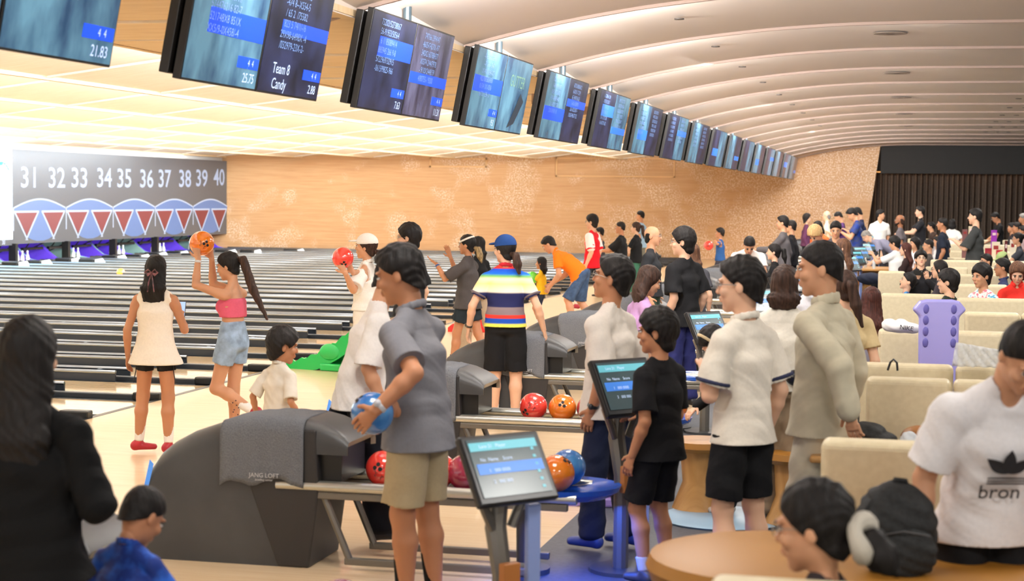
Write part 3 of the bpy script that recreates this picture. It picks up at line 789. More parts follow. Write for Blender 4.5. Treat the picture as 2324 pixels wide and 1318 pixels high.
    for i, sg in enumerate((-1, 1)):
        wr = J['wr', i]; a = arms[i]
        dv = nrm(wr-J['el', i]); pn = V3(-sg, 0, 0) if dv[2] < -.5 else V3(0, 0, -1); curl = .45
        if isinstance(a, (tuple, list)) and len(a) > 4: dv = nrm(V3(*a[4])); pn = V3(*a[5]); curl = a[6] if len(a) > 6 else .5
        sidev = 1 if np.dot(np.cross(dv, nrm(pn-np.dot(pn, dv)*dv)), V3(0, 1, 0) if abs(dv[2]) > .5 else V3(-sg, 0, .4)) > 0 else -1
        hand_field(hf, wr, dv, pn, sidev, u*(1-.12*child), curl, .55*min(vx, .011))
    sk = skin_mat(skin)
    parts = [bd.mesh(vx*1.05)+(0,), hd.mesh(min(vx, .011)*.62 if s > 110 else vx*.75)+(0,), hf.mesh(min(vx*.62, .0085))+(0,)]
    # eyes, brows and lips live in the same body mesh
    if s > 70:
        ev = MB()
        def blob(c, r, mi, n=8):
            m_ = Field(); m_.k = 0; m_.ell(c, r[0], r[1], r[2], HM); v, f = m_.mesh(max(min(r)*.5, .0016)); parts.append((v, f, mi))
        for sg in (-1, 1):
            blob(H(sg*.030, .0832, .008), (.0130*q, .0085*q, .0048*q), 1); blob(H(sg*.030, .0895, .0085), (.0062*q, .004*q, .0050*q), 2); blob(H(sg*.030, .0875, .0135), (.0150*q, .006*q, .0022*q), 2)
            blob(H(sg*.031, .0885, .030), (.018*q, .006*q, .0038*q), 2)
        if mouth: blob(H(0, .084, -.056), (.018*q, .012*q, .018*q), 2)
        else: blob(H(0, .0905, -.054), (.019*q, .006*q, .0055*q), 3)
    body = np_obj('body', parts, [sk, mat('eye_white', srgb(225, 220, 215), .3), mat('eye_dark', srgb(30, 22, 20), .4), mat('lips', srgb(186, 104, 96), .5)], root_o)
    # ---------------- clothes
    ph = (hash(label) % 97)/9.0 if False else (sum(map(ord, label)) % 97)/9.0
    amp = .0030*u*loose
    def wr_f(X, Y, Z): 
        a = np.sin(X*19/u+Z*9/u+ph+1.3*np.sin(Z*11/u+Y*7/u))*np.sin(Z*16/u-Y*21/u+ph*2)
        b = np.sin(Z*48/u+X*40/u*math.cos(ph)+Y*34/u+2*np.sin(X*13/u+Z*6/u)); return amp*(1.3*a+.8*b*np.abs(b)*(.4+.6*a*a))
    tk, tc_ = top[0], top[1]
    lo = loose
    waist = W(upv*.08)
    hemz = pel_z-(.06+hem)*u
    if tk in ('tee', 'polo', 'long', 'tank', 'crop', 'dress', 'hoodie', 'jacket'):
        f = Field(); f.k = .03*u; ex = .010*u+.009*u*lo
        dh = W(upv*0)+V3(0, 0, -(.06+hem)*u)
        fl = 1.0+.06*lo
        if tk == 'crop':
            f.seg(W(upv*.22), W(upv*.36), (sw+.004)*u, (sw*1.0)*u, .112*u, .112*u, R=rt, cap=.8); f.seg(W(upv*.33)+fw*.075*u-rt*.07*u, W(upv*.33)+fw*.075*u+rt*.07*u, .055*u, k=.04*u)
            f.cut(W(upv*.405), upv); f.cut(W(upv*.235), -upv)
            f.seg(sh+rt*.10*u+fw*.05*u, W(upv*.33)+rt*.11*u+fw*.08*u, .012*u, k=.01)
        else:
            f.seg(W(upv*.33), sh-upv*.012*u, sw*u*.95+ex, sw*u*.80+ex*.6, .098*u*build+ex, .060*u+ex*.6, R=rt, k=.03*u)
            f.seg(W(upv*.08), W(upv*.33), (.128*build*fl)*u+ex, sw*u*.95+ex, (.10*build*fl)*u+ex, .100*u*build+ex, R=rt, k=.03*u, cap=.6)
            wh = (.165*build*fl)*u+ex*1.3+(.05*u if tk == 'dress' else 0)
            f.seg(dh-V3(0, 0, .02*u), W(upv*.09), wh*(1+.15*hem/.3), (.132*build*fl)*u+ex, (.130*build*fl)*u+ex*1.3+(.04*u if tk == 'dress' else 0), (.10*build*fl)*u+ex, R=rt, k=.03*u, cap=.6)
            if fem and tk != 'dress' and s > 60:
                f.seg(W(upv*.33)+fw*.085*u-rt*.07*u, W(upv*.33)+fw*.085*u+rt*.07*u, .05*u, k=.04*u)
            for sg in (-1, 1): f.seg(tz+rt*sg*.018*u, sh+rt*sg*shx*.85*u-upv*.010*u, .036*u+ex*.5, .044*u+ex*.4, k=.03*u)
            f.seg(nb-upv*.07*u, nb+upv*.025*u, .075*u, .060*u, .070*u, .056*u, R=rt, k=.02*u)
            f.cut(dh if lean > 35 else V3(0, 0, hemz), -(upv if lean > 35 else V3(0, 0, 1)))
            ct = {'tank': .0, 'dress': .0}.get(tk, 1)
            if ct:
                st = {'long': 1.0, 'hoodie': 1.0, 'jacket': 1.0}.get(tk, sleeve)
                for i in (0, 1):
                    S, E, Wr = J['sh', i], J['el', i], J['wr', i]; r0 = armb*u+ex*.9; 
                    f.seg(S-(S-sh)*.35-upv*.01*u, S-upv*.012*u, r0*.92, r0*.90, k=.022*u)
                    if st <= 1.0 and st < .95:
                        e = S+(E-S)*min(1, st*1.0)*1.0; dd = nrm(E-S)
                        f.seg(S-upv*.008*u, e+dd*.05*u, r0*.94, r0*(1.0+.16*lo*st), k=.018*u)
                        ff_cut = (e, dd, r0)
                        f.seg(e+dd*(.055*u), e+dd*.13*u, r0*1.5, r0*1.3, sub=True, k=0, cap=.35)
                    else:
                        f.seg(S-upv*.008*u, E, r0*.96, r0*.93, k=.018*u); f.seg(E, E+(Wr-E)*.95, r0*.93, r0*.80, k=.012*u)
            else:
                for sg in (-1, 1):
                    f.seg(sh+rt*sg*(shx+.03)*u+upv*.03*u, sh+rt*sg*(shx+.02)*u-upv*.07*u, .062*u, .05*u, sub=True, k=0)
            nkr = .062*u*(.9 if fem else 1.05)*(1-.1*child)
            f.seg(hb+upv*.10*u, nb+upv*.045*u, nkr*1.0, nkr*.98, sub=True, k=0, cap=.2)
            if ct and tk != 'jacket': f.seg(nb+upv*.04*u+fw*.03*u, nb+fw*.075*u+upv*.02*u, nkr*.62, sub=True, k=0)
        f.wr = wr_f
        cm = top[2] if len(top) > 2 else cloth_mat(tc_, tkind)
        np_obj({'tee': 'tshirt', 'polo': 'polo_shirt', 'long': 'long_sleeve_top', 'tank': 'tank_top', 'crop': 'crop_top', 'dress': 'sleeveless_dress', 'hoodie': 'hoodie', 'jacket': 'jacket'}[tk], [f.mesh(vx*.95)], cm, root_o)
        if tk in ('polo', 'jacket', 'hoodie') and s > 60:
            f = Field(); f.k = .008
            K = 10; cc = nb+upv*.038*u; rr = (.056 if fem else .066)*u*(1-.1*child); prev = None
            hh_ = {'hoodie': .03, 'jacket': .028}.get(tk, .018)*u
            for j in range(K+1):
                an = math.radians(60-300*j/K); p = cc+rt*rr*math.cos(an)*1.05+fw*rr*math.sin(an)*1.0+upv*(.012*u-.02*u*math.sin(an))
                if prev is not None: f.seg(prev, p, hh_, None, .009*u if tk != 'hoodie' else .02*u, None, R=upv, k=.006)
                prev = p
            np_obj('collar' if tk != 'hoodie' else 'hood', [f.mesh(max(.005, vx*.7))], cm if len(top) < 4 else cloth_mat(top[3]), root_o)
    # bottoms
    bk = bot[0]
    if bk and not noleg:
        f = Field(); f.k = .03*u; bm = cloth_mat(bot[1], bkind); ex = .012*u+.008*u*blen_l(blen)
        wd = {'pants': 1.0, 'shorts': 1.35, 'wide': 1.5, 'skirt': 1, 'tight': .55, 'jeans': .9}[bk]
        if bk == 'skirt':
            f.seg(W(V3(0, 0, .06)), W(V3(0, 0, -.30*blen)), .14*u, .21*u, .11*u, .17*u, R=rt, k=.03*u, cap=.3)
        else:
            f.seg(W(upv*waist_up), W(upv*-.03), .128*u*build+.008*u, .150*u*build+.012*u, .098*u*build+.008*u, .118*u*build+.01*u, R=rt, cap=.5)
            for i in (0, 1):
                hp, kn, an = J['hip', i], J['knee', i], J['ank', i]; r1 = (.083+.012*wd)*u*(.7+.3*build)*(1-.12*child)
                if bk in ('shorts',) or blen < 1:
                    frac = blen if blen < 1 else .85
                    e = hp+(kn-hp)*frac; dd = nrm(kn-hp)
                    f.seg(hp, e+dd*.03*u, r1*1.02, r1*(.95+.12*(wd-1)), k=.03*u)
                    f.seg(e+dd*.055*u, e+dd*.16*u, r1*1.5, r1*1.4, sub=True, k=0, cap=.35) if frac > .35 else None
                else:
                    rk = (.062+.022*wd)*u*(1-.12*child); ra_ = (.05+.030*wd)*u*(1-.12*child)
                    f.seg(hp, kn, r1, rk, k=.04*u); e = an-nrm(an-kn)*.015*u; f.seg(kn, e, rk, ra_, k=.03*u, cap=.6)
        if tk and not tuck: f.cut(V3(0, 0, hemz+.05*u) if lean < 35 else W(upv*(-.01-hem)), V3(0, 0, 1) if lean < 35 else upv)
        f.wr = wr_f
        np_obj({'pants': 'trousers', 'jeans': 'jeans', 'wide': 'wide_trousers', 'shorts': 'shorts', 'tight': 'leggings', 'skirt': 'skirt'}[bk], [f.mesh(vx)], bm, root_o)
    # shoes and socks
    if shoes and not noleg:
        for i in (0, 1):
            an, t = J['ank', i], J['toe', i]; lift = J['fz', i] > .02 or an[2] > .12*u
            f = Field(); f.k = .02*u; dn = V3(0, 0, -1)
            if lift and J['fz', i] > .05:      # heel up, toe down
                t = nrm(V3(t[0], t[1], -1.0)); dn = nrm(np.cross(np.cross(t, V3(0, 0, -1)), t))*1.0
            R_ = nrm(np.cross(t, V3(0, 0, 1)))
            heel = an+dn*.035*u-t*.035*u; toe = an+dn*.045*u+t*.135*u; fs_ = 1-.08*child
            f.seg(heel, toe, .036*u*fs_, .040*u*fs_, .040*u*fs_, .026*u*fs_, R=R_); f.seg(an+dn*.0, heel, .038*u, .036*u, k=.02*u)
            f.cut(an+dn*.078*u, dn); f.cut(an-dn*.015*u, -dn)
            np_obj('shoe', [f.mesh(max(.006, vx*.7))], mat('shoe_'+'_'.join(map(str, shoes[0])), srgb(*shoes[0]), .4), root_o)
            if shoes[1]:
                f = Field(); kn = J['knee', i]; dd = nrm(kn-an)
                f.seg(an+dd*.015*u, an+dd*(shoes[2] if len(shoes) > 2 else .12)*u, .041*u*(1-.1*child), .048*u*(1-.1*child), k=0, cap=.2)
                np_obj('sock', [f.mesh(max(.006, vx*.7))], cloth_mat(shoes[1]), root_o)
    # ---------------- hair
    st, hcol = hair[0], hair[1]
    hm = hair_mat(hcol); f = Field(); f.k = .012*q; vf = max(.0055, vx*.8)
    R3 = HM
    def ear_cut(lowcut=-.02, front=.052, slope=1.3):
        # plane that frees the face: normal points forward and down
        n_ = nrm(HM @ V3(0, 1, -slope)); f.cut(H(0, front, .045), n_)
    bang = hair[2] if len(hair) > 2 else .0
    if st in ('short', 'crew', 'mop', 'bob', 'bowl'):
        th = {'short': .012, 'crew': .004, 'mop': .024, 'bob': .022, 'bowl': .020}[st]*q
        f.ell(H(0, -.010, .042), .076*q+th, .093*q+th, .086*q+th*1.1, HM)
        f.seg(H(0, -.04, -.0), H(0, -.050, -.050), .068*q+th*.7, .055*q+th*.4, .06*q+th, .045*q+th*.5, R=hR)
        if st in ('mop', 'bowl'): f.ell(H(0, .045, .070), .062*q, .05*q, .034*q, HM)
        if st == 'short': f.ell(H(.01, .052, .092), .052*q, .040*q, .026*q, HM)
        if st == 'bob': f.seg(H(0, -.03, .0), H(0, -.035, -.11), .088*q, .085*q, .07*q, .06*q, R=hR)
        sl_ = {'short': 1.15, 'crew': 1.4, 'mop': .9, 'bob': .75, 'bowl': .8}[st]
        f.cut(H(0, .060 if st != 'bob' else .055, .034 if st in ('mop', 'bowl', 'bob') else .052), HM @ V3(0, 1, -sl_))
        if st in ('short', 'mop', 'bowl'):
            for sg in (-1, 1): f.ell(H(sg*.092, .0, -.012), .03*q, .035*q, .038*q, HM, sub=True)
    elif st == 'bald':
        f.seg(H(0, -.03, .01), H(0, -.05, -.04), .079*q, .06*q, .07*q, .05*q, R=hR); f.cut(H(0, -.0, .04), HM @ V3(0, .35, 1)); f.cut(H(0, .03, 0), HM @ V3(0, 1, -.3))
    elif st in ('long', 'pony', 'bun', 'low'):
        f.ell(H(0, -.012, .040), .086*q, .103*q, .096*q, HM)
        if st == 'long':
            ln = hair[2] if len(hair) > 2 else .38
            bk_ = H(0, -.055, -.02); dn = V3(0, -.02, -1) if lean < 30 else V3(0, .25, -1)
            e = bk_+dn*ln*u
            f.seg(H(0, -.03, .02), H(0, -.045, -.09), .088*q, .092*q, .075*q, .065*q, R=hR)
            mid = bk_*.45+e*.55-fw*.045*u*(min(1, ln/.3)**2 if lean < 30 else 0)
            f.seg(H(0, -.045, -.09), mid, .092*q, .105*q, .062*q, .05*q, R=hR); f.seg(mid, e-fw*.035*u*min(1, ln/.3), .105*q, .085*q, .05*q, .022*q, R=hR)
            f.cut(H(0, .062, .05), HM @ V3(0, 1, -.42))
        else:
            f.seg(H(0, -.03, .01), H(0, -.045, -.045), .078*q, .055*q, .07*q, .05*q, R=hR)
            f.cut(H(0, .062, .048), HM @ V3(0, 1, -.95))
        if st in ('pony', 'low'):
            zz = .05 if st == 'pony' else -.03
            k0 = H(0, -.10, zz); ln = hair[2] if len(hair) > 2 else .28
            tv = nrm(np.asarray(tailv, float)) if tailv is not None else nrm(V3(0, -.18, -1))
            k1 = k0+(HM @ V3(0, -.045, .0))*q+tv*.02*u; k2 = k1+nrm(tv+V3(0, 0, -.4))*ln*.5*u; k3 = k2+tv*ln*.55*u
            f2 = Field(); f2.k = .012*q
            f2.seg(k0, k1, .022*q, .03*q); f2.seg(k1, k2, .036*q, .038*q); f2.seg(k2, k3, .038*q, .012*q)
            f2.wr = lambda X, Y, Z: .0022*q*np.sin(X*170+ph)+.0022*q*np.sin(Y*150+X*60)
            np_obj('ponytail', [f2.mesh(vf)], hair_mat(hair[3]) if len(hair) > 3 else hm, root_o)
        if st == 'bun': f.ell(H(0, -.11, .06), .045*q, .04*q, .04*q, HM)
    if st != 'none':
        ha = {'short': .0030, 'mop': .0032, 'bowl': .0022, 'crew': .0014, 'bald': .0010}.get(st, .0026)
        f.wr = lambda X, Y, Z: ha*q*(np.sin(X*118/q+Z*60+ph+2.6*np.sin(Z*31/q+Y*23/q))*np.sin(Y*97/q+Z*45+ph*2+2*np.sin(X*37/q))+.7*np.sin(X*70/q-Y*60/q+Z*25+ph*3)*np.sin(Y*80/q+ph))
        np_obj('hair', [f.mesh(vf)], hm, root_o)
    # ---------------- extras
    for e in extras:
        if e[0] == 'cap':
            f = Field(); f.k = .01*q; cm = cloth_mat(e[1])
            f.ell(H(0, -.010, .048), .090*q, .108*q, .092*q, HM); f.cut(H(0, 0, .034), HM @ V3(0, -.12, -1))
            f.seg(H(-.030, .115, .054), H(.030, .115, .054), .062*q, None, .011*q, None, R=HM @ V3(0, 1, -.12), k=.008, cap=2.6)
            if len(e) > 2: f.cut(H(0, -.2, 0), HM @ V3(0, -1, 0))
            np_obj('cap', [f.mesh(max(.005, vx*.6))], cm, root_o)
        elif e[0] == 'band':
            f = Field(); f.k = 0; f.ell(H(0, -.012, .042), .090*q, .107*q, .099*q, HM); f.cut(H(0, .02+.0, .075), HM @ V3(0, .45, 1)); f.cut(H(0, .02, .048), HM @ V3(0, -.45, -1))
            np_obj('headband', [f.mesh(max(.005, vx*.6))], cloth_mat(e[1]), root_o)
        elif e[0] == 'hairband':
            f = Field(); f.k = 0; f.ell(H(0, -.012, .042), .091*q, .107*q, .100*q, HM); f.cut(H(0, .035, 0), HM @ V3(0, 1, 0)); f.cut(H(0, .015, 0), HM @ V3(0, -1, 0)); f.cut(H(0, 0, .0), HM @ V3(0, 0, -1))
            np_obj('hairband', [f.mesh(max(.005, vx*.6))], cloth_mat(e[1]), root_o)
        elif e[0] == 'watch':
            i = e[1]; wr = J['wr', i]; d = nrm(wr-J['el', i]); f = Field(); f.k = 0; c0 = wr-d*.03*u
            f.seg(c0-d*.009*u, c0+d*.009*u, armb*.60*u+.003, None, cap=.15)
            fc = nrm(V3(.2*(1 if i else -1), .4, .6)); f.ell(c0+nrm(np.cross(d, V3(0, 1, 0) if abs(d[1]) < .8 else V3(0, 0, 1)))*armb*.56*u*(1 if i else -1), .018*u, .018*u, .018*u)
            np_obj('wristwatch', [f.mesh(.004)], mat('watch_'+str(e[2]), srgb(*e[2]), .3), root_o)
        elif e[0] == 'trim':       # coloured band at sleeve ends
            for i in (0, 1):
                S, E = J['sh', i], J['el', i]; r0 = armb*u+.022*u; c0 = S+(E-S)*sleeve*1.0; dd = nrm(E-S); f = Field(); f.k = 0
                f.seg(c0+dd*.002*u, c0+dd*.014*u, r0*(1.10+.13*lo*sleeve), None, cap=.1); np_obj('sleeve_trim', [f.mesh(.006)], cloth_mat(e[1]), root_o)
        elif e[0] == 'beard':
            f = Field(); f.seg(H(0, .05, -.065), H(0, .068, -.098), .045*q, .026*q, .032*q, .024*q, R=hR); f.seg(H(-.06, .01, -.05), H(0, .055, -.08), .016*q, .02*q); f.seg(H(.06, .01, -.05), H(0, .055, -.08), .016*q, .02*q)
            np_obj('beard', [f.mesh(max(.006, vx*.6))], hair_mat('black'), root_o)
        elif e[0] == 'scrunchie':
            m_ = MB(); c0 = H(0, -.125, -.03); aa = [c0+q*(HM @ V3(.042*math.cos(t), -.018*math.sin(2*t)*.4, .042*math.sin(t))) for t in np.linspace(0, 2*PI, 17)]
            m_.tube(aa, [.026*q+.006*q*math.sin(7*t) for t in range(17)], 10); m_.build('scrunchie', cloth_mat(e[1], 'linen'), root_o, smooth=True)
    if glasses:
        m_ = MB()
        for sg in (-1, 1):
            ring = [H(sg*.031+.0215*math.cos(t), .101-.004*abs(math.cos(t)), .008+.017*math.sin(t)) for t in np.linspace(0, 2*PI, 13)]
            m_.tube(ring, .0016*q if s > 150 else .0024, 5); m_.tube([H(sg*.052, .098, .012), H(sg*.072, .04, .012), H(sg*.078, -.01, .008)], .0018*q if s > 150 else .0026, 5)
        m_.tube([H(-.010, .102, .012), H(.010, .102, .012)], .002*q, 5)
        m_.build('glasses', mat('glasses_frame', srgb(*(glasses if isinstance(glasses, tuple) else (30, 28, 30))), .3, .3), root_o, smooth=True)
    J['root'] = root_o; J['u'] = u; J['Rz'] = Rz; J['xy'] = xy; J['H'] = H; J['HM'] = HM; J['P'] = P; J['upv'] = upv; J['fw'] = fw; J['rt'] = rt; J['sh0'] = sh; J['W'] = W
    J['world'] = lambda p: Rz @ p + V3(xy[0], xy[1], 0)
    return J
def blen_l(b): return 1.0
# ================================================================== overhead screens
M_scrA = noise_mat('screen_dark_violet', srgb(22, 24, 40), srgb(44, 50, 84), (1, 1.5, 1.5), 2.2, .25)
M_scrB = noise_mat('screen_teal', srgb(34, 64, 96), srgb(92, 136, 160), (1, 2.2, 1.2), 1.6, .25)
M_scrC = noise_mat('screen_mauve', srgb(46, 42, 62), srgb(92, 92, 120), (1, 3, 1), 2.0, .25)
for m_, e_ in ((M_scrA, .55), (M_scrB, .6), (M_scrC, .5)):
    b_ = m_.node_tree.nodes['Principled BSDF']; cr_ = [n for n in m_.node_tree.nodes if n.bl_idname == 'ShaderNodeValToRGB'][0]
    L(m_, cr_, 0, b_, 'Emission Color'); b_.inputs['Emission Strength'].default_value = e_
M_blue = mat('screen_blue', srgb(20, 70, 220), .3, 0, srgb(20, 80, 235), .8)
M_blue2 = mat('screen_blue_soft', srgb(40, 110, 220), .3, 0, srgb(50, 120, 225), .6)
M_txt = mat('screen_text', srgb(190, 210, 240), .3, 0, srgb(190, 212, 245), .75)
M_tq = mat('screen_text_dim', srgb(110, 140, 190), .3, 0, srgb(110, 145, 200), .6)
M_case = mat('monitor_case', srgb(22, 20, 18), .35)
M_pole = mat('pole_grey', srgb(70, 84, 92), .4, .5)
rnd = random.Random(5)
TILT = math.atan(.14/.74)
for k in range(1, 18):
    yc = 13.41 + 3.15*(k-3); bx, bz = -4.10, 2.79
    t = thing('score_monitor', '', 'monitor', (bx, yc, bz), 0, 'overhead score monitors')
    ordn = ['cropped by the picture corner, showing 21.83', 'with the large blue bar and names beside it', 'third along the row, dark with a bright blue column', 'reading GUTTER on its far half']
    t['label'] = 'double score screen ' + (ordn[k-1] if k <= 4 else f'hanging {k-1} places along the row from the one at the picture corner')
    Mx = Matrix.Translation((0, 0, 0)) @ Matrix.Rotation(TILT, 4, 'Y')
    hgt = .755
    for q in (-1, 1):
        y0, y1 = (-1.14, -.008) if q < 0 else (.008, 1.14)
        MB().box(-.05, 0, y0, y1, 0, hgt, Mx).build('screen_case', M_case, t, bevel=.004)
        st = [M_scrA, M_scrB, M_scrC, M_scrA][(k*2+q) % 4] if k > 4 else {(1, 1): M_scrB, (1, -1): M_scrB, (2, -1): M_scrB, (2, 1): M_scrA, (3, -1): M_scrA, (3, 1): M_scrC, (4, -1): M_scrB, (4, 1): M_scrB}[(k, q)]
        MB().box(.0005, .003, y0+.014, y1-.014, .014, hgt-.014, Mx).build('display', st, t)
        if not (k == 4 and q == 1) and (k < 7 or (k+q) % 3 == 0):
            zb = {1: .42, 2: .30 if q < 0 else .40, 3: .42 if q < 0 else .28}.get(k, rnd.choice((.22, .34, .42)))
            MB().box(.003, .005, y0+(.25 if rnd.random() < .4 else .02), y1-.02, zb, zb+(.15 if q < 0 else .09), Mx).build('player_bar', M_blue if k < 6 else M_blue2, t)
        if k <= 9 and not (k == 4 and q == 1):
            tx = []
            for r in range(6):
                nm = ''.join(rnd.choice('0123456789-/X ') for _ in range(14))
                tx.append(nm)
            MM = Mx @ frame_M((.006, (y0+y1)/2-.1, .50), (0, 1, 0), (0, 0, 1))
            o = text('score_rows', '\n'.join(tx), .07, M_tq, t, MM, 0)
        if k <= 4 and not (k == 4 and q == 1):
            MB().box(.003, .006, y1-.36, y1-.20, .13, .20, Mx).build('score_tab', M_blue, t); MB().box(.003, .006, y1-.19, y1-.03, .13, .20, Mx).build('score_tab', M_blue, t)
            text('score', {(1, 1): '21.83', (2, -1): '25.75', (2, 1): '2.88', (3, -1): '7.63', (3, 1): '11.31', (4, -1): '9.3'}.get((k, q), '18.4'), .085, M_txt, t, Mx @ frame_M((.007, y1-.16, .07), (0, 1, 0), (0, 0, 1)), 0)
            text('frame_marks', '4  4', .06, M_txt, t, Mx @ frame_M((.008, y1-.16, .165), (0, 1, 0), (0, 0, 1)), 0)
    if k == 2:
        text('team_name', 'Team 8\nCandy', .10, M_txt, t, Mx @ frame_M((.007, .36, .12), (0, 1, 0), (0, 0, 1)), 0)
    if k == 4:
        text('word_gutter', 'GUTTER', .17, mat('gutter_word', srgb(110, 150, 130), .3, 0, srgb(120, 160, 140), .5), t, Mx @ frame_M((.006, .58, .52), (0, 1, 0), (0, 0, 1)), 0)
        MB().add([(.006, .45, .05), (.006, .62, .22), (.006, .80, .42), (.006, .98, .34), (.006, .72, .10)], [(0, 1, 2, 3, 4)]).build('gutter_picture', mat('dark_shape', srgb(30, 44, 58), .3, 0, srgb(34, 50, 66), .5), t).matrix_local = Mx
    MB().box(-.13, -.07, -1.16, -.1, .02, hgt-.03, Mx).build('rear_case', M_case, t, bevel=.006)
    MB().box(-.13, -.07, .1, 1.10, .02, hgt-.03, Mx).build('rear_case', M_case, t, bevel=.006)
    MB().box(-.09, -.04, -.6, .6, .3, .42, Mx).build('mounting_bar', M_case, t)
    MB().tube([(.02, .1, .45), (.02, .1, smooth_rz(-4.08)-bz+.2)], .035, 10).build('pole', M_pole, t)
# ================================================================== bowling balls
M_hole2 = mat('hole_black', srgb(12, 10, 10), .6)
def ball_mat(nm, c1, c2=None):
    c2 = c2 or tuple(min(255, v+20) for v in c1)
    return noise_mat('ball_'+nm, srgb(*c1), srgb(*c2), (1, 1, 1), 8, .14, 3, .35, .65, coat=.7, spec=.6)
BM = {'red': ball_mat('red', (222, 52, 44), (236, 74, 62)), 'orange': ball_mat('orange', (226, 106, 22), (240, 136, 40)), 'maroon': ball_mat('maroon', (150, 34, 60), (170, 50, 78)),
      'blue': ball_mat('blue', (26, 92, 168), (84, 150, 210)), 'purple': ball_mat('purple', (88, 24, 100), (140, 30, 90)), 'yellow': ball_mat('yellow', (228, 196, 40), (240, 220, 90)), 'wine': ball_mat('wine', (110, 20, 62), (150, 36, 80)), 'amber': ball_mat('amber', (240, 150, 30), (248, 176, 60)), 'green': ball_mat('green', (60, 200, 60), (120, 220, 80))}
def ball(colr, c, label, hole=(-.2, -.75, .5), r=.106, group=None, logo=False):
    o = MB().sphere((0, 0, 0), r, 40).build('bowling_ball', BM[colr], smooth=True, loc=tuple(c))
    tag(o, label, 'bowling ball', group)
    d = Vector(hole).normalized(); a = d.orthogonal().normalized(); b_ = d.cross(a)
    for (u_, v_) in ((0, .30), (.17, .02), (-.10, .02)):
        dd = (d + a*u_*1.0 + b_*v_*1.0).normalized()
        m = MB(); n = 12; e1 = dd.orthogonal().normalized(); e2 = dd.cross(e1); rr = .0125
        m.add([dd*(r+.0006) + e1*rr*math.cos(2*PI*i/n) + e2*rr*math.sin(2*PI*i/n) for i in range(n)] + [dd*(r-.004)], [tuple(range(n))] + [(i, (i+1) % n, n) for i in range(n)])
        m.build('finger_hole', M_hole2, o)
    if logo:
        m = MB(); d2 = Vector(logo).normalized(); e1 = d2.orthogonal().normalized(); e2 = d2.cross(e1); rg = random.Random(3)
        for _ in range(7):
            x0, y0_ = rg.uniform(-.3, .3), rg.uniform(-.25, .25); pts = []
            for j in range(4):
                x0 += rg.uniform(-.12, .12); y0_ += rg.uniform(-.12, .12); pts.append((d2+e1*x0+e2*y0_).normalized()*(r+.0005))
            m.tube(pts, .0016, 4)
        m.build('logo_mark', M_hole2, o)
    return o
# ================================================================== ball returns with racks
BY = 9.25
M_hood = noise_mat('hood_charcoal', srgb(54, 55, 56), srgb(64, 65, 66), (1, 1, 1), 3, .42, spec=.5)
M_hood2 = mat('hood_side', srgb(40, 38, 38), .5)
M_lip = mat('hood_lip', srgb(150, 138, 118), .4, .3)
M_towel = noise_mat('towel_grey', srgb(100, 103, 108), srgb(118, 121, 126), (1, 1, 1), 140, .95, 3, .3, .7, bump=.6, spec=.1)
M_railb = mat('rack_rail', srgb(196, 196, 186), .28, .85)
M_bstripe = mat('blue_stripe', srgb(80, 150, 240), .4, 0, srgb(70, 140, 240), .35)
HT = [(-4.40, .10), (-4.40, .36), (-4.385, .48), (-4.34, .58), (-4.26, .66), (-4.15, .73), (-4.0, .79), (-3.82, .835), (-3.62, .855), (-3.42, .85), (-3.28, .82), (-3.17, .765), (-3.13, .72)]
def hood_top(x):
    for (a, za), (b, zb) in zip(HT[1:], HT[2:]):
        if x <= b: return za+(zb-za)*(x-a)/(b-a)
    return HT[-1][1]
def hood_ring(x, zt, z0, w, rr=.09):
    pts = [(0, z0)]; rr = min(rr, (zt-z0)*.6)
    for i in range(7):
        a = PI/2*i/6; pts.append((rr-rr*math.cos(a), zt-rr+rr*math.sin(a)))
    for i in range(7):
        a = PI/2*i/6; pts.append((w-rr+rr*math.sin(a), zt-rr+rr*math.cos(a)))
    pts.append((w, z0)); return [(x, y, z) for y, z in pts]
HW = .52
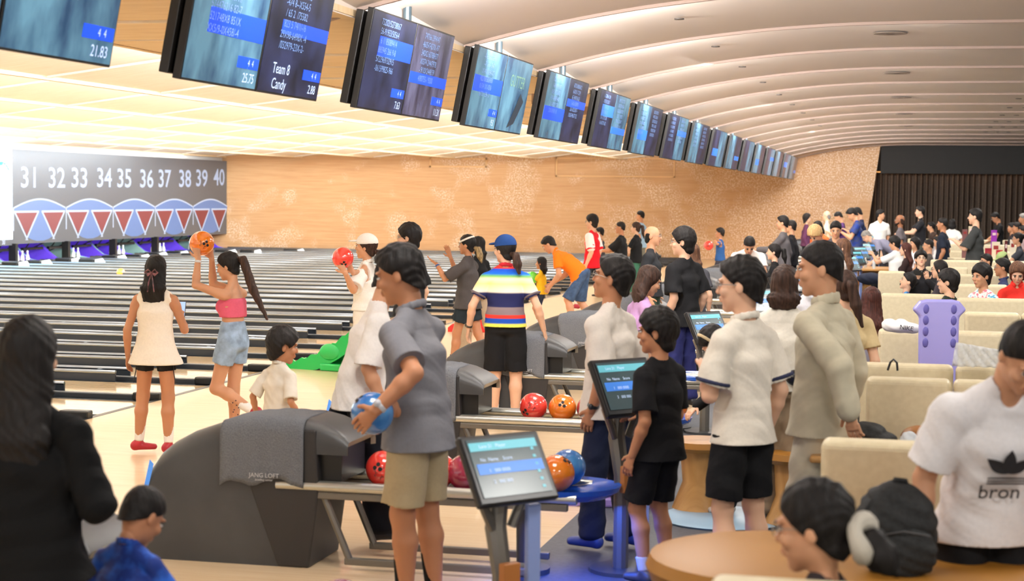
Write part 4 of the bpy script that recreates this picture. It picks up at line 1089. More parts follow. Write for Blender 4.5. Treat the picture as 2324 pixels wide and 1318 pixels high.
def make_return():
    t = thing('ball_return', '', 'ball return')
    m = MB(); xs = [-4.40, -4.385, -4.36, -4.3, -4.22, -4.1, -3.95, -3.8, -3.65, -3.5, -3.4]
    rings = []
    for x in xs: rings.append(hood_ring(x, max(hood_top(x), .36), 0, HW, .12))
    n = len(rings[0]); vs = [p for r in rings for p in r]
    m.add(vs, [(i*n+j, i*n+j+1, (i+1)*n+j+1, (i+1)*n+j) for i in range(len(xs)-1) for j in range(n-1)] + [tuple(range(n))])
    m.build('hood', M_hood, t, smooth=True, autosm=50)
    m = MB(); xs = [-3.42, -3.3, -3.22, -3.16, -3.13]; rings = [hood_ring(x, hood_top(x)+.012, .66-.0*x, HW+.0, .10) for x in xs]
    vs = [p for r in rings for p in r]; m.add(vs, [(i*n+j, i*n+j+1, (i+1)*n+j+1, (i+1)*n+j) for i in range(len(xs)-1) for j in range(n-1)])
    m.build('hood_cover', M_hood, t, smooth=True, autosm=50)
    m = MB(); r0 = hood_ring(-3.128, hood_top(-3.13)+.014, .66, HW, .10); r1 = [(-3.15, min(max(y, .03), HW-.03), min(z, .70)) for x, y, z in r0]
    m.add(r0+r1, [(j, j+1, n+j+1, n+j) for j in range(n-1)]); m.build('mouth_rim', M_lip, t, smooth=True)
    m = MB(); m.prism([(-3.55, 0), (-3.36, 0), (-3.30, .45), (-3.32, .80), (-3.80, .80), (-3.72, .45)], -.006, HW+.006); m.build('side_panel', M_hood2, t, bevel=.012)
    MB().box(-3.33, -3.18, .05, HW-.05, .50, .72).build('ball_mouth', M_black, t)
    MB().add([(-4.392, -.004, .38), (-4.365, -.004, .38), (-4.32, -.004, .56), (-4.345, -.004, .585)], [(0, 1, 2, 3)]).build('blue_stripe', M_bstripe, t)
    # rack
    for yy in (.02, HW-.02):
        MB().tube([(-3.56, yy, .475), (-1.80, yy, .475)], .036, 12, flat=.9).build('rack_rail', M_railb, t, smooth=True, bevel=0)
        MB().box(-3.5, -1.85, yy-.02, yy+.02, .405, .445).build('rack_beam', M_grey, t, bevel=.006)
    MB().box(-3.3, -1.85, .17, .35, .43, .45).build('rack_tray', M_black, t)
    for yy in (.03, HW-.03):
        MB().tube([(-3.28, yy, .42), (-3.12, yy, .05)], .022, 8).build('rack_leg', M_grey, t)
    for yy in (.03, HW-.03):
        MB().box(-3.15, -2.05, yy-.02, yy+.02, .03, .07).build('base_bar', M_grey, t, bevel=.006)
    m = MB(); m.tube([(-2.15, HW/2, .42), (-2.15, HW/2, .06)], [.05, .045], 12); m.cyl(-2.15, HW/2, 0, .03, .15)
    m.build('pedestal', M_hood, t, smooth=True)
    # oval tray at the free end
    m = MB(); m.lathe([(.02, .44), (.24, .45), (.30, .49), (.31, .52), (.28, .50), (.22, .475), (.01, .47)], (-1.95, HW/2, 0), 32, 1.15, .95)
    m.build('oval_tray', mat('tray_blue', srgb(36, 92, 200), .25, coat=.4), t, smooth=True)
    return t
def make_towel(dx, fold=0):
    """terry towel laid over the hood and hanging down its near side"""
    nx, ns = 22, 26; vs = []
    x0, x1 = -3.93+dx, -3.42+dx; rr = .13
    for i in range(nx+1):
        x = x0+(x1-x0)*i/nx; zt = hood_top(x)+.014
        for j in range(ns+1):
            s_ = j/ns*.80
            if s_ < .34: y, z = .40-s_, zt
            elif s_ < .34+.16:
                a = (s_-.34)/.16*PI/2; y, z = .06-.075*math.sin(a), zt-.075+.075*math.cos(a)
            else: y, z = -.018, zt-.075-(s_-.5)
            wv = .008*math.sin(i*.9+j*.15)*max(0, s_-.4)*3 + .006*math.sin(i*2.1)*max(0, s_-.5)*3
            if s_ > .5: z += .02*math.sin(i*.5+dx*9) 
            vs.append((x+(.02*math.sin(j*.3) if fold else 0), y-abs(wv)-.0, z+.004*math.sin(i*1.3+j*.7)*.5))
    m = MB(); m.add(vs, [(i*(ns+1)+j, (i+1)*(ns+1)+j, (i+1)*(ns+1)+j+1, i*(ns+1)+j+1) for i in range(nx) for j in range(ns)])
    return m
ret = None
RET_LBL = {-1: 'charcoal ball return partly hidden behind the woman in black in the picture corner', 0: 'charcoal ball return with towelled hood behind the small boy in the blue shirt', 1: 'charcoal ball return whose hood pokes out behind the grey polo shirt man', 2: 'charcoal ball return behind the legs of the woman in the striped shirt', 3: 'charcoal ball return with crumpled towel beyond the striped shirt woman'}
for k in range(-1, 16):
    if ret is None: ret = o = make_return()
    else: o = copy_tree(ret)
    o.location = (0, BY+3.15*k, 0)
    if k in RET_LBL: tag(o, RET_LBL[k], 'ball return')
    else: tag(o, 'charcoal curved ball return in the far part of the row', 'ball return', 'far ball returns')
TW_LBL = {0: 'grey towel over the hood in front of the small boy in white', 1: 'grey towel over the hood beside the grey polo shirt man', 2: 'grey towel over the hood beside the striped shirt woman', 3: 'crumpled grey towel over the hood beyond the striped shirt woman'}
for k in range(0, 15):
    m = make_towel(.08 if k else .03, fold=(k == 3))
    o = m.build('towel', M_towel, smooth=True, loc=(0, BY+3.15*k, 0), autosm=180)
    sd = o.modifiers.new('s', 'SOLIDIFY'); sd.thickness = .008; sd.offset = 1
    tag(o, TW_LBL.get(k, 'grey towel folded over a far ball return hood'), 'towel', None if k in TW_LBL else 'towels on far hoods')
    if k < 4:
        q = thing  # small pale woven words near the hem
        t_ = fit_text('woven_words', 'bowling', .032, .13, mat('towel_text', srgb(190, 190, 192), .8), o, frame_M((-3.66+(.08 if k else .03), -.045, .50), (1, 0, 0), (0, 0, 1)), .0005) if False else text('woven_words', 'JANG LOFT', .036, mat('towel_text', srgb(185, 186, 188), .8), o, frame_M((-3.62+(.08 if k else .0), -.040, .53), (1, 0, 0), (0, 0, 1)), .0005)
        text('woven_words', 'bowling center', .018, MATS['towel_text'], o, frame_M((-3.62+(.08 if k else .0), -.040, .505), (1, 0, 0), (0, 0, 1)), .0005)
def rack_pt(px, k, z=.555): 
    p = at_y(px, 900, BY+3.15*k+HW/2); return (p.x, BY+3.15*k+HW/2, z)
ball('red', rack_pt(872, 0), 'red bowling ball on the near rack, touching the grey polo man\'s shorts', (-.1, -.9, .3), logo=(.1, -1, .0))
ball('red', rack_pt(996, 0), 'crimson bowling ball on the near rack beside the maroon one behind the shorts', (.3, -.3, .9))
ball('maroon', rack_pt(1058, 0), 'maroon bowling ball on the near rack half hidden by the tablet', (.3, -.3, .9))
ball('orange', (at_y(1262, 1095, BY+.2).x, BY+.2, .585), 'marbled orange bowling ball lying in the blue tray behind the near tablet', (.6, -.3, .7))
ball('blue', (at_y(1280, 1060, BY+.42).x+.02, BY+.43, .585), 'blue bowling ball behind the orange one in the blue tray', (0, .9, .3))
ball('red', rack_pt(1211, 1), 'glossy red bowling ball with one hole showing on the second rack', (-.45, -.85, -.2), logo=(.2, -1, .35))
ball('orange', rack_pt(1277, 1), 'orange bowling ball with three holes beside the red one', (.1, -.9, .45))
ball('maroon', rack_pt(1341, 1), 'dark pink bowling ball beside the wristwatch of the white T-shirt man', (.3, -.3, .9))
ball('yellow', (rack_pt(1335, 1)[0]+.06, BY+3.15+.62, .56), 'yellow bowling ball peeking out behind the dark pink ball', (0, .9, .3))
ball('orange', (at_y(1530, 822, BY+3.4).x, BY+3.4, .60), 'orange bowling ball behind the boy in black', (.4, .3, .9))
ball('orange', (at_y(1640, 693, BY+9.7).x, BY+9.7, .56), 'small orange ball at the cheek of the white polo man', (-.7, -.6, .3))
ball('wine', rack_pt(775, -1, .53), 'wine purple bowling ball cut by the bottom edge of the picture', (.1, .6, .8))
ball('purple', rack_pt(899, -1, .53), 'violet bowling ball at the bottom edge by the bare shin', (.1, .6, .8))
p = at_depth(274, 618, FPX*.212/23.5)
ball('amber', (p.x, p.y, .108), 'yellow orange ball rolling down a lane toward the purple pin decks', (.4, -.6, .6)).location = at_height(274, 618, .108)
# ================================================================== touch-screen kiosks
M_bez = mat('bezel_black', srgb(24, 24, 26), .3)
M_tsc = mat('tablet_screen', srgb(54, 70, 74), .2, 0, srgb(58, 76, 80), .6)
M_teal = mat('tablet_teal', srgb(90, 170, 185), .3, 0, srgb(104, 196, 210), .5)
M_tbl = mat('tablet_blue', srgb(50, 120, 210), .3, 0, srgb(52, 122, 214), .55)
M_lav = mat('lavender_panel', srgb(150, 170, 226), .4)
def make_kiosk():
    t = thing('touch_screen_kiosk', '', 'kiosk')
    T = Matrix.Translation((0, 0, .96)) @ Matrix.Rotation(-math.radians(32), 4, 'X')
    o = MB().box(-.215, .215, -.025, .015, -.165, .165, T).build('tablet', M_bez, t, bevel=.012)
    s = MB().box(-.185, .185, -.029, -.0262, -.130, .140, T).build('screen', M_tsc, o)
    MB().box(-.18, .18, -.031, -.0292, .085, .125, T).build('title_bar', M_teal, s)
    MB().box(-.17, .18, -.031, -.0292, -.025, .025, T).build('name_bar', M_tbl, s)
    for r in range(4):
        text('list_text', ['Lane 21   Player', 'No  Name    Score', '1   000 0000', '2   000 000'][r], .022, M_txt, s, T @ frame_M((-.06, -.0325, .104-.052*r-(.01 if r else 0)), (1, 0, 0), (0, 0, 1)), 0)
    for r in range(6): 
        MB().box(.14, .155, -.031, -.0292, .07-.036*r, .083-.036*r, T).build('round_button', M_teal, s)
    MB().tube([(0, .04, .90), (.0, .06, .80), (-.02, .05, .70), (-.02, .0, .5), (-.02, .0, .02)], [.04, .045, .05, .045, .045], 10).build('post', M_grey, t, smooth=True)
    MB().tube([(-.13, .03, .86), (-.05, .03, .70)], .022, 8).build('strut', M_grey, t); MB().tube([(.13, .03, .86), (.05, .03, .70)], .022, 8).build('strut', M_grey, t)
    MB().box(.10, .17, -.03, .0, 0, .80).build('side_panel', M_lav, t, bevel=.006)
    MB().cyl(0, 0, 0, .02, .2).build('base', M_hood, t)
    MB().box(-.06, .03, -.07, -.03, .42, .56).build('orange_box', mat('tan_box', srgb(190, 120, 60), .5), t, bevel=.005)
    return t
ki = make_kiosk()
KL = {0: 'touch-screen kiosk beside the grey polo man, showing a blue list', 1: 'touch-screen kiosk between the white T-shirt man and the boy in black', 2: 'touch-screen kiosk above the hair band of the crouching girl', 3: 'touch-screen kiosk beside the beige jacket man', 4: 'touch-screen kiosk behind the beige jacket man'}
for k in range(0, 15):
    o = ki if k == 0 else copy_tree(ki)
    x = -1.72; y = 7.3+3.15*k
    if k < 4: pk = at_height(*[(1150, 1060), (1420, 870), (1606, 742), (1795, 640)][k], .97); x, y = pk.x, pk.y
    if k == 1: pk = at_depth(1420, 870, 9.85); x, y = pk.x, pk.y
    if k > 7: x = -1.2
    o.location = (x, y, 0); o.rotation_euler = (0, 0, math.radians(50)); o.scale = (1, 1, 1.1 if k == 1 else 1)
    tag(o, KL.get(k, 'small tablet kiosk in the distant row near the gold wall'), 'kiosk', None if k in KL else 'far touch-screen kiosks')
# ================================================================== booth sofas
M_sofa = noise_mat('cream_leather', srgb(206, 192, 158), srgb(216, 203, 170), (1, 1, 1), 25, .45, 3, .3, .7, bump=.08, spec=.4)
M_sofad = mat('tan_leather', srgb(158, 108, 38), .45)
M_base = mat('sofa_base', srgb(60, 48, 38), .6)
SOFA = {}
def sofa(x0, x1, y, side=1, h=1.1, label='', group=None, thick=.17):
    key = (round(x1-x0, 2), side, h)
    if key in SOFA: o = copy_tree(SOFA[key])
    else:
        w_ = x1-x0; o = thing('booth_sofa', '', 'sofa')
        MB().box(0, w_, 0, thick, .06, h).build('backrest', M_sofa, o, bevel=.035, seg=4)
        ys = (thick, thick+.52) if side > 0 else (-.52, 0)
        MB().box(0, w_, ys[0]+.005, ys[1], .28, .46).build('seat', M_sofa, o, bevel=.03, seg=3)
        MB().box(.03, w_-.03, ys[0]+.02, ys[1]-.03, 0, .275).build('plinth', M_base, o)
        SOFA[key] = o
    o.location = (x0, y, 0); tag(o, label, 'sofa', group)
    return o
ROWS = [(1010, [(1863, 2420)]), (862, [(1966, 2163), (2165, 2430)]), (750, [(1993, 2164), (2166, 2430)]), (706, [(2190, 2318), (2320, 2440)]), (668, [(2000, 2168)]), (674, [(2172, 2430)]),
        (643, [(2165, 2290), (2292, 2430)]), (617, [(1993, 2056)]), (621, [(2172, 2275), (2277, 2430)]), (605, [(2100, 2200), (2202, 2330), (2332, 2430)]), (589, [(2112, 2240), (2242, 2430)]), (568, [(2155, 2200), (2202, 2330), (2332, 2430)]), (553, [(2150, 2260), (2262, 2420)]), (542, [(2060, 2140), (2190, 2300), (2302, 2420)])]
ROWY = []
ON = ['first', 'second', 'third', 'fourth', 'fifth', 'sixth', 'seventh', 'eighth', 'ninth']
for i, (py, iv) in enumerate(ROWS):
    y = at_height(2100, py, 1.1).y; ROWY.append(y)
    for j, (a_, b_) in enumerate(iv):
        xa, xb = at_height(a_, py, 1.1), at_height(b_, py, 1.1)
        xa = at_y(a_, py, y).x; xb = at_y(b_, py, y).x
        near = i < 9
        lb = f'cream booth sofa, {ON[i]} backrest counted from the black backpack' + (['', ', aisle unit', ', inner unit'][1+j] if len(iv) > 1 else '') if near else 'low cream leather booth sofa in the distant seating rows'
        sofa(xa, xb-.01, y, -1 if i == 0 else 1, 1.1, lb, None if near else 'far booth sofas')
# thick double back of the second row
p = at_height(2100, 829, 1.12)
o = MB().box(-.33, .24, ROWY[1]+.70+.02, p.y+.16, .06, 1.12).build('booth_sofa', M_sofa, bevel=.035, seg=4); tag(o, 'thick cream sofa back directly behind the second booth row, aisle end', 'sofa')
o = MB().box(.255, 3.4, ROWY[1]+.70+.02, p.y+.16, .06, 1.12).build('booth_sofa', M_sofa, bevel=.035, seg=4); tag(o, 'thick cream sofa back directly behind the second booth row, long unit', 'sofa')
# nearest sofa at the bottom edge and the tan rounded table seat
o = sofa(-.55, 1.0, 4.72, -1, 1.08, 'cream sofa back along the bottom edge under the seated girl')
p = at_height(1490, 1216, .72)
tb = thing('booth_table', 'tan rounded table under the black backpack', 'table', (0, 6.86, 0))
m = MB(); n = 40; prof = [(.40, .60), (.50, .63), (.52, .68), (.50, .725), (.42, .745), (.02, .75)]; vs = []
for r_, z_ in prof:
    for j in range(n):
        a_ = 2*PI*j/n; vs.append(((-.52 if math.cos(a_) < 0 else .42)+r_*math.cos(a_), r_*math.sin(a_), z_))
m.add(vs, [(i*n+j, i*n+(j+1) % n, (i+1)*n+(j+1) % n, (i+1)*n+j) for i in range(len(prof)-1) for j in range(n)] + [tuple(range(n))[::-1], tuple(range((len(prof)-1)*n, len(prof)*n))])
m.build('tabletop', M_sofad, tb, smooth=True); MB().cyl(-.3, 0, 0, .6, .07).build('pedestal', M_grey, tb); MB().cyl(-.3, 0, 0, .02, .3).build('base', M_grey, tb)
# wooden tables and stools along the aisle
M_wt2 = noise_mat('table_wood', srgb(176, 128, 70), srgb(198, 150, 90), (1, 12, 1), 3, .4)
tbp = None
for i, y in enumerate([ROWY[1]-.5, ROWY[1]+2.3, ROWY[2]+1.4]):
    if tbp is None:
        tbp = o = thing('booth_table', '', 'table')
        MB().box(-.9, .9, -.3, .3, .70, .74).build('tabletop', M_wt2, o, bevel=.015)
        MB().cyl(-.5, 0, 0, .7, .04).build('pedestal', M_grey, o); MB().cyl(.5, 0, 0, .7, .04).build('pedestal', M_grey, o)
    else: o = copy_tree(tbp)
    o.location = (.35+.1*i, y, 0); tag(o, 'wooden booth table standing between cream sofas', 'table', 'wooden booth tables')
st = None
for i, (px, py, s_) in enumerate([(1590, 1000, 330), (1806, 880, 345), (1960, 640, 110), (1945, 600, 90)]):
    pp = at_depth(px, py, FPX/s_)
    if st is None:
        st = o = thing('curved_stool', '', 'stool')
        MB().lathe([(.0, .42), (.20, .42), (.23, .45), (.22, .49), (.12, .50), (0, .49)], n=28).build('seat', M_sofad, o, smooth=True)
        MB().lathe([(.17, 0), (.19, .02), (.12, .2), (.14, .42)], n=24).build('pedestal', M_wt2, o, smooth=True)
    else: o = copy_tree(st)
    o.location = (pp.x, pp.y, 0)
    tag(o, ['tan stool under the girl crouched over the bench', 'tan stool between the khaki trousers and the beige jacket', 'small tan stool beside the stooping grey-haired man', 'small tan stool beyond the grey-haired man'][i], 'stool')
# ================================================================== ball ramps
def ramp(name, label, colr, loc, rz, dino=True, sc=1.0, tall=.62):
    t = thing(name, label, 'ball ramp', loc, rz); t.scale = (sc, sc, sc)
    M_ = mat('ramp_'+'_'.join(map(str, colr)), srgb(*colr), .35, coat=.2)
    n = 26; ln = 1.15
    def zc(u): return .03 + tall*(u**1.75)
    for sg in (-1, 1):
        vs = []; m = MB()
        for i in range(n+1):
            u = i/n; x = ln*u; z = zc(u); cr = .035+.045*abs(math.sin(u*PI*8)) if dino else .05+.03*abs(math.sin(u*PI*3))
            zl = max(0.0, z-.10-.10*u)
            for yy in (sg*.13, sg*.16): vs += [(x, yy, zl), (x, yy, z+cr)]
        f_ = []
        for i in range(n):
            a = 4*i; b_ = 4*(i+1)
            f_ += [(a, b_, b_+1, a+1), (a+2, a+3, b_+3, b_+2), (a+1, b_+1, b_+3, a+3), (a, a+2, b_+2, b_)]
        f_ += [(0, 1, 3, 2), (4*n, 4*n+2, 4*n+3, 4*n+1)]
        m.add(vs, f_); m.build('side_crest', M_, t, smooth=False)
    vs = []; m = MB()
    for i in range(n+1):
        u = i/n
        for j in range(7):
            y = -.13+.26*j/6; vs.append((ln*u, y, zc(u)-.02+.03*(abs(y)/.13)**2))
    m.add(vs, [(i*7+j, (i+1)*7+j, (i+1)*7+j+1, i*7+j+1) for i in range(n) for j in range(6)]); o = m.build('chute', M_, t, smooth=True)
    sd = o.modifiers.new('s', 'SOLIDIFY'); sd.thickness = .03
    for sg in (-1, 1):
        MB().sphere((.62, sg*.15, .23), .13, 20, (1.1, .35, .8)).build('haunch', M_, t, smooth=True)
        MB().box(.50, .80, sg*.15-.05, sg*.15+.05, 0, .09).build('foot', M_, t, bevel=.02)
        MB().prism([(.78, 0), (1.15, 0), (1.15, .55), (.95, .40)], sg*.14-.02, sg*.14+.02).build('side_wall', M_, t, bevel=.01)
    return t
p = at_height(665, 833, 0)
ramp('dinosaur_ball_ramp', 'green dinosaur-shaped ball ramp on the approach behind the cap woman', (30, 176, 84), (p.x, p.y, 0), math.radians(-12), sc=1.0)
p = at_height(716, 1100, 0)
ramp('dinosaur_ball_ramp', 'raspberry red ball ramp between the near hood and the black trousers', (222, 14, 52), (p.x, p.y+.1, 0), math.radians(20), sc=.62, tall=.66)
p = at_height(1060, 752, 0)
ramp('dinosaur_ball_ramp', 'red ball ramp behind the striped shirt woman', (220, 36, 34), (p.x-.3, p.y, 0), math.radians(10), sc=1.0)
p = at_height(1100, 1190, 0)
ramp('dinosaur_ball_ramp', 'lilac ball ramp under the blue tray by the navy trousers', (140, 120, 190), (p.x+.1, p.y+.9, 0), math.radians(8), sc=.75, tall=.55)
# lilac ramp standing upright against the booths
pb = at_depth(2131, 715, FPX/300)
t = thing('upright_ball_ramp', 'lilac scalloped ball ramp standing upright before the booth', 'ball ramp', (pb.x, pb.y, 0), math.radians(13))
M_l = mat('ramp_lilac', srgb(160, 156, 226), .35, coat=.2)
zt = pb.z
poly = [(-.14, .5), (-.15, .95), (-.15, 1.13), (-.205, 1.185), (-.15, 1.25), (-.10, 1.262), (.10, 1.262), (.15, 1.25), (.205, 1.185), (.15, 1.13), (.15, .95), (.14, .5)]
top_z = at_depth(2131, 679, FPX/300).z; dz = top_z-1.262
MB().prism([(x, z+dz) for x, z in poly], -.03, .03).build('ramp_panel', M_l, t, bevel=.02, seg=3)
for sg in (-1, 1):
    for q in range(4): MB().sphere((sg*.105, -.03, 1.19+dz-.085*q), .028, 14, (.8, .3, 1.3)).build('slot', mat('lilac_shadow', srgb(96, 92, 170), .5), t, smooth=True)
MB().box(-.16, .16, -.05, .3, 0, .5+dz).build('foot_block', M_l, t, bevel=.03)
# ================================================================== bags, bottle, clutter on the booths
def blob_obj(name, prims, m, vox, parent=None, k=.03, wr=None, loc=None, cuts=()):
    f = Field(); f.k = k; f.wr = wr
    for p_ in prims: f.ell(V3(*p_[0]), *p_[1], M=(rotz(math.radians(p_[2])) @ rotx(math.radians(p_[3])) if len(p_) > 3 else None))
    for c_ in cuts: f.cut(*c_)
    o = np_obj(name, [f.mesh(vox)], m, parent)
    if loc: o.location = loc
    return o
fold = lambda a, s_: (lambda X, Y, Z: a*np.sin(X*s_+Z*s_*1.7)*np.sin(Z*s_*1.1-Y*s_*1.4+X*9))
M_bp = noise_mat('backpack_black', srgb(18, 19, 20), srgb(36, 38, 39), (1, 1, 1), 60, .7, 3, .3, .7, bump=.3)
pbk = at_depth(2035, 1200, FPX/600)
bp = thing('backpack', 'large black backpack leaning on the cream sofa', 'backpack', (pbk.x, pbk.y, 0), math.radians(13))
z0 = at_depth(2035, 1305, FPX/600).z
blob_obj('main_pouch', [((0, 0, z0+.15), (.155, .10, .17)), ((-.01, .0, z0+.22), (.12, .08, .13))], M_bp, .006, bp, .05, fold(.004, 40))
blob_obj('front_pocket', [((.02, -.075, z0+.10), (.12, .045, .10))], M_bp, .006, bp, .03, fold(.003, 50))
MB().tube([(-.10, -.02, z0+.30), (-.15, -.05, z0+.24), (-.165, -.06, z0+.15), (-.13, -.06, z0+.06)], .018, 8, flat=.5).build('shoulder_strap', M_bp, bp, smooth=True)
MB().tube([(-.03, 0, z0+.33), (-.01, 0, z0+.365), (.03, 0, z0+.36), (.04, 0, z0+.33)], .009, 8).build('top_handle', M_bp, bp, smooth=True)
MB().tube([(-.09, -.105, z0+.17), (0, -.125, z0+.19), (.10, -.11, z0+.17)], .003, 6).build('zip', mat('zip_grey', srgb(90, 90, 92), .4, .5), bp, smooth=True)
def small(name, label, cat, px, py, s_, prims, m, vox=.008, wr=None, k=.02, cuts=(), yaw=13):
    p_ = at_depth(px, py, FPX/s_); o = thing(name, label, cat, tuple(p_), math.radians(yaw)) if False else None
    o = blob_obj(name, prims, m, vox, None, k, wr, cuts=cuts); o.location = tuple(p_); o.rotation_euler = (0, 0, math.radians(yaw)); tag(o, label, cat); return o
small('backpack', 'black jacket and bag heap on the bench behind the beige trousers', 'bag', 1965, 985, 400, [((0, 0, 0), (.12, .1, .07)), ((.06, 0, -.02), (.12, .1, .04))], M_bp, wr=fold(.005, 45))
small('backpack', 'brown leather rucksack on the bench in the second booth', 'backpack', 2085, 990, 400, [((0, 0, 0), (.10, .09, .06)), ((.08, 0, -.01), (.07, .07, .04))], mat('brown_leather', srgb(150, 98, 50), .5), wr=fold(.003, 45))
small('cloth', 'crumpled grey white cloth lying against the brown rucksack', 'cloth', 2060, 995, 415, [((0, -.04, -.03), (.055, .05, .075))], cloth_mat((205, 208, 212)), wr=fold(.004, 60))
pq = at_depth(1828, 975, FPX/400)
tag(MB().box(-.04, .04, -.05, .05, -.10, .10).build('belt_bag', M_bp, bevel=.03, seg=4, loc=tuple(pq)), 'black belt bag on the bench beside the beige jacket man', 'bag')
small('sports_bag', 'white sports bag with black lettering lying on the third booth', 'bag', 2045, 742, 290, [((0, 0, 0), (.13, .10, .045)), ((-.09, 0, .015), (.06, .08, .05)), ((.08, 0, -.01), (.08, .08, .04)), ((0, 0, .03), (.05, .06, .035))], mat('bag_white', srgb(232, 232, 230), .5), wr=fold(.003, 50))
pp = at_depth(2054, 742, FPX/290)
t_ = text('bag_word', 'NIKE', .05, M_black, None, frame_M((pp.x, pp.y-.112, pp.z+.005), (math.cos(.23), math.sin(.23), -.12), (0, 0, 1)), .0005)
t_.parent = [o for o in bpy.data.objects if o.name == 'sports_bag'][0]; t_.matrix_local = frame_M((.02, -.103, .0), (1, 0, -.15), (.15, 0, 1))
small('handbag', 'black leather handbag resting on the tan stool', 'bag', 1808, 850, 350, [((0, 0, -.02), (.07, .05, .055))], mat('leather_black', srgb(22, 22, 24), .25), wr=fold(.003, 40))
pp = at_depth(2028, 826, FPX/365)
tag(MB().tube([(pp.x-.035, pp.y, pp.z-.04), (pp.x-.02, pp.y, pp.z+.01), (pp.x, pp.y, pp.z+.03), (pp.x+.02, pp.y, pp.z+.01), (pp.x+.025, pp.y, pp.z-.04)], .007, 8).build('bag_handle', M_black, smooth=True), 'black bag handle sticking up behind the thick sofa back', 'bag')
pp = at_height(2215, 831, 1.13); pp.z += .068; m = MB(); vs = []
for i in range(15):
    for j in range(9):
        u, v_ = i/14-.5, j/8; vs.append((pp.x+.29*u*(1-.15*v_), pp.y-.03+.025*math.sin(i*1.9+j*1.3)+.01*math.sin(i*3.1), pp.z-.07+.15*v_*(1-.25*(u+.5))))
m.add(vs, [(i*9+j, (i+1)*9+j, (i+1)*9+j+1, i*9+j+1) for i in range(14) for j in range(8)])
o = m.build('plastic_bag', mat('plastic_film', srgb(236, 238, 240), .25, spec=.8, alpha=.55), smooth=True, autosm=180); sd = o.modifiers.new('s', 'SOLIDIFY'); sd.thickness = .004
tag(o, 'translucent white plastic bag leaning on the third booth sofa', 'bag')
small('jacket', 'dark navy jacket dropped over the tan stool beyond the ponytail girls', 'jacket', 1975, 632, 150, [((0, 0, 0), (.20, .15, .09))], cloth_mat((34, 40, 56)), .015, fold(.01, 25))
def bottle(px, py, s_, label, cap=(235, 235, 235), h=.2, col=(220, 225, 225)):
    p_ = at_depth(px, py, FPX/s_); o = thing('water_bottle', label, 'bottle', (p_.x, p_.y, .752))
    MB().lathe([(.028, 0), (.032, .02), (.032, h*.6), (.028, h*.75), (.012, h*.9), (.012, h*.93)], n=14).build('bottle_body', mat('bottle_clear', srgb(*col), .15, alpha=.6), o, smooth=True)
    MB().cyl(0, 0, h*.93, h*1.02, .014).build('cap', mat('cap_'+str(cap), srgb(*cap), .4), o)
bottle(1847, 1180, 575, 'clear bottle with yellow cap beside the head of the seated girl', (230, 180, 30), .18)
bottle(1964, 605, 110, 'small clear water bottle on the far wooden table')
bottle(1983, 614, 112, 'small water bottle with white cap beside the stooping man')
# menus and boxes on the far tables
for i, (px, py, w_, h_, c_) in enumerate([(2256, 530, .11, .14, (150, 50, 170)), (2260, 560, .16, .2, (226, 214, 190)), (2283, 557, .05, .2, (90, 30, 34)), (2298, 555, .1, .2, (224, 216, 200)), (2220, 577, .11, .22, (196, 204, 216)), (2243, 571, .13, .14, (150, 24, 50)), (2268, 574, .13, .12, (180, 30, 50)), (2190, 527, .1, .12, (120, 80, 80)), (2204, 520, .1, .12, (214, 200, 170))]):
    p_ = at_depth(px, py, FPX/115); hh_c = h_; o = thing('menu_card', ['purple', 'cream', 'thin maroon', 'cream and brown', 'pale grey', 'crimson', 'red', 'dusky', 'beige'][i] + ' upright menu card on the far table near the white sofas', 'menu card', tuple(p_), math.radians(15))
    MB().box(-w_/2, w_/2, -.01, .01, min(-h_/2, 1.021-p_.z) , h_/2).build('card', mat('card_%d' % i, srgb(*c_), .5), o); MB().box(-w_*.3, w_*.3, -.013, -.0105, -h_*.25, h_*.12).build('print', mat('card_print_%d' % (i % 2), srgb(*((150, 50, 50) if c_[0] > 180 else (226, 200, 200))), .5), o)

p1 = at_depth(1964, 605, FPX/110); o = thing('wooden_bench_table', 'light wooden table before the stooping grey-haired man', 'table', (p1.x+.15, p1.y-.1, 0), math.radians(10))
MB().box(-.35, 1.1, -.6, .8, .71, .75).build('tabletop', M_wt2, o, bevel=.01); MB().box(-.3, 1.0, 0, .2, 0, .7).build('base', M_wt2, o)
p1 = at_depth(2245, 590, FPX/115); zc = min(at_depth(2260, 580, FPX/115).z, 9)
o = thing('counter', 'pale counter carrying the upright menu cards', 'counter', (p1.x, p1.y, 0), math.radians(13))
for m_ in [x for x in bpy.data.objects if x.get('category') == 'menu card']:
    pass
MB().box(-.75, 1.1, -.25, .30, .98, 1.02).build('countertop', M_sofa, o, bevel=.01); MB().box(-.65, 1.0, -.15, .2, 0, .975).build('base', M_sofa, o)

pk = at_height(1640, 1178, 0)
tag(MB().lathe([(.01, 0), (.42, 0), (.43, .012), (.41, .02), (.01, .02)], (pk.x, pk.y, 0), 40).build('floor_disc', mat('pale_blue_disc', srgb(150, 182, 206), .4), smooth=True), 'pale blue round disc on the floor behind the tan table', 'floor disc')
# ================================================================== people
BK = (26, 26, 28); WH = (236, 232, 224); SH = ((38, 38, 42), (30, 30, 32)); RS = ((160, 24, 34), (236, 234, 230), .13)
UP = (0, .25, 1)
def hold(near=(-.09, -.03, -.10), far=(.09, -.03, -.10), d=(0, .5, .85), curl=.5, pole=(.3, -.1, -1)):
    return (('B',)+tuple(near)+((-pole[0], pole[1], pole[2]), d, (1, .25, .1), curl), ('B',)+tuple(far)+(pole, d, (-1, .25, .1), curl))
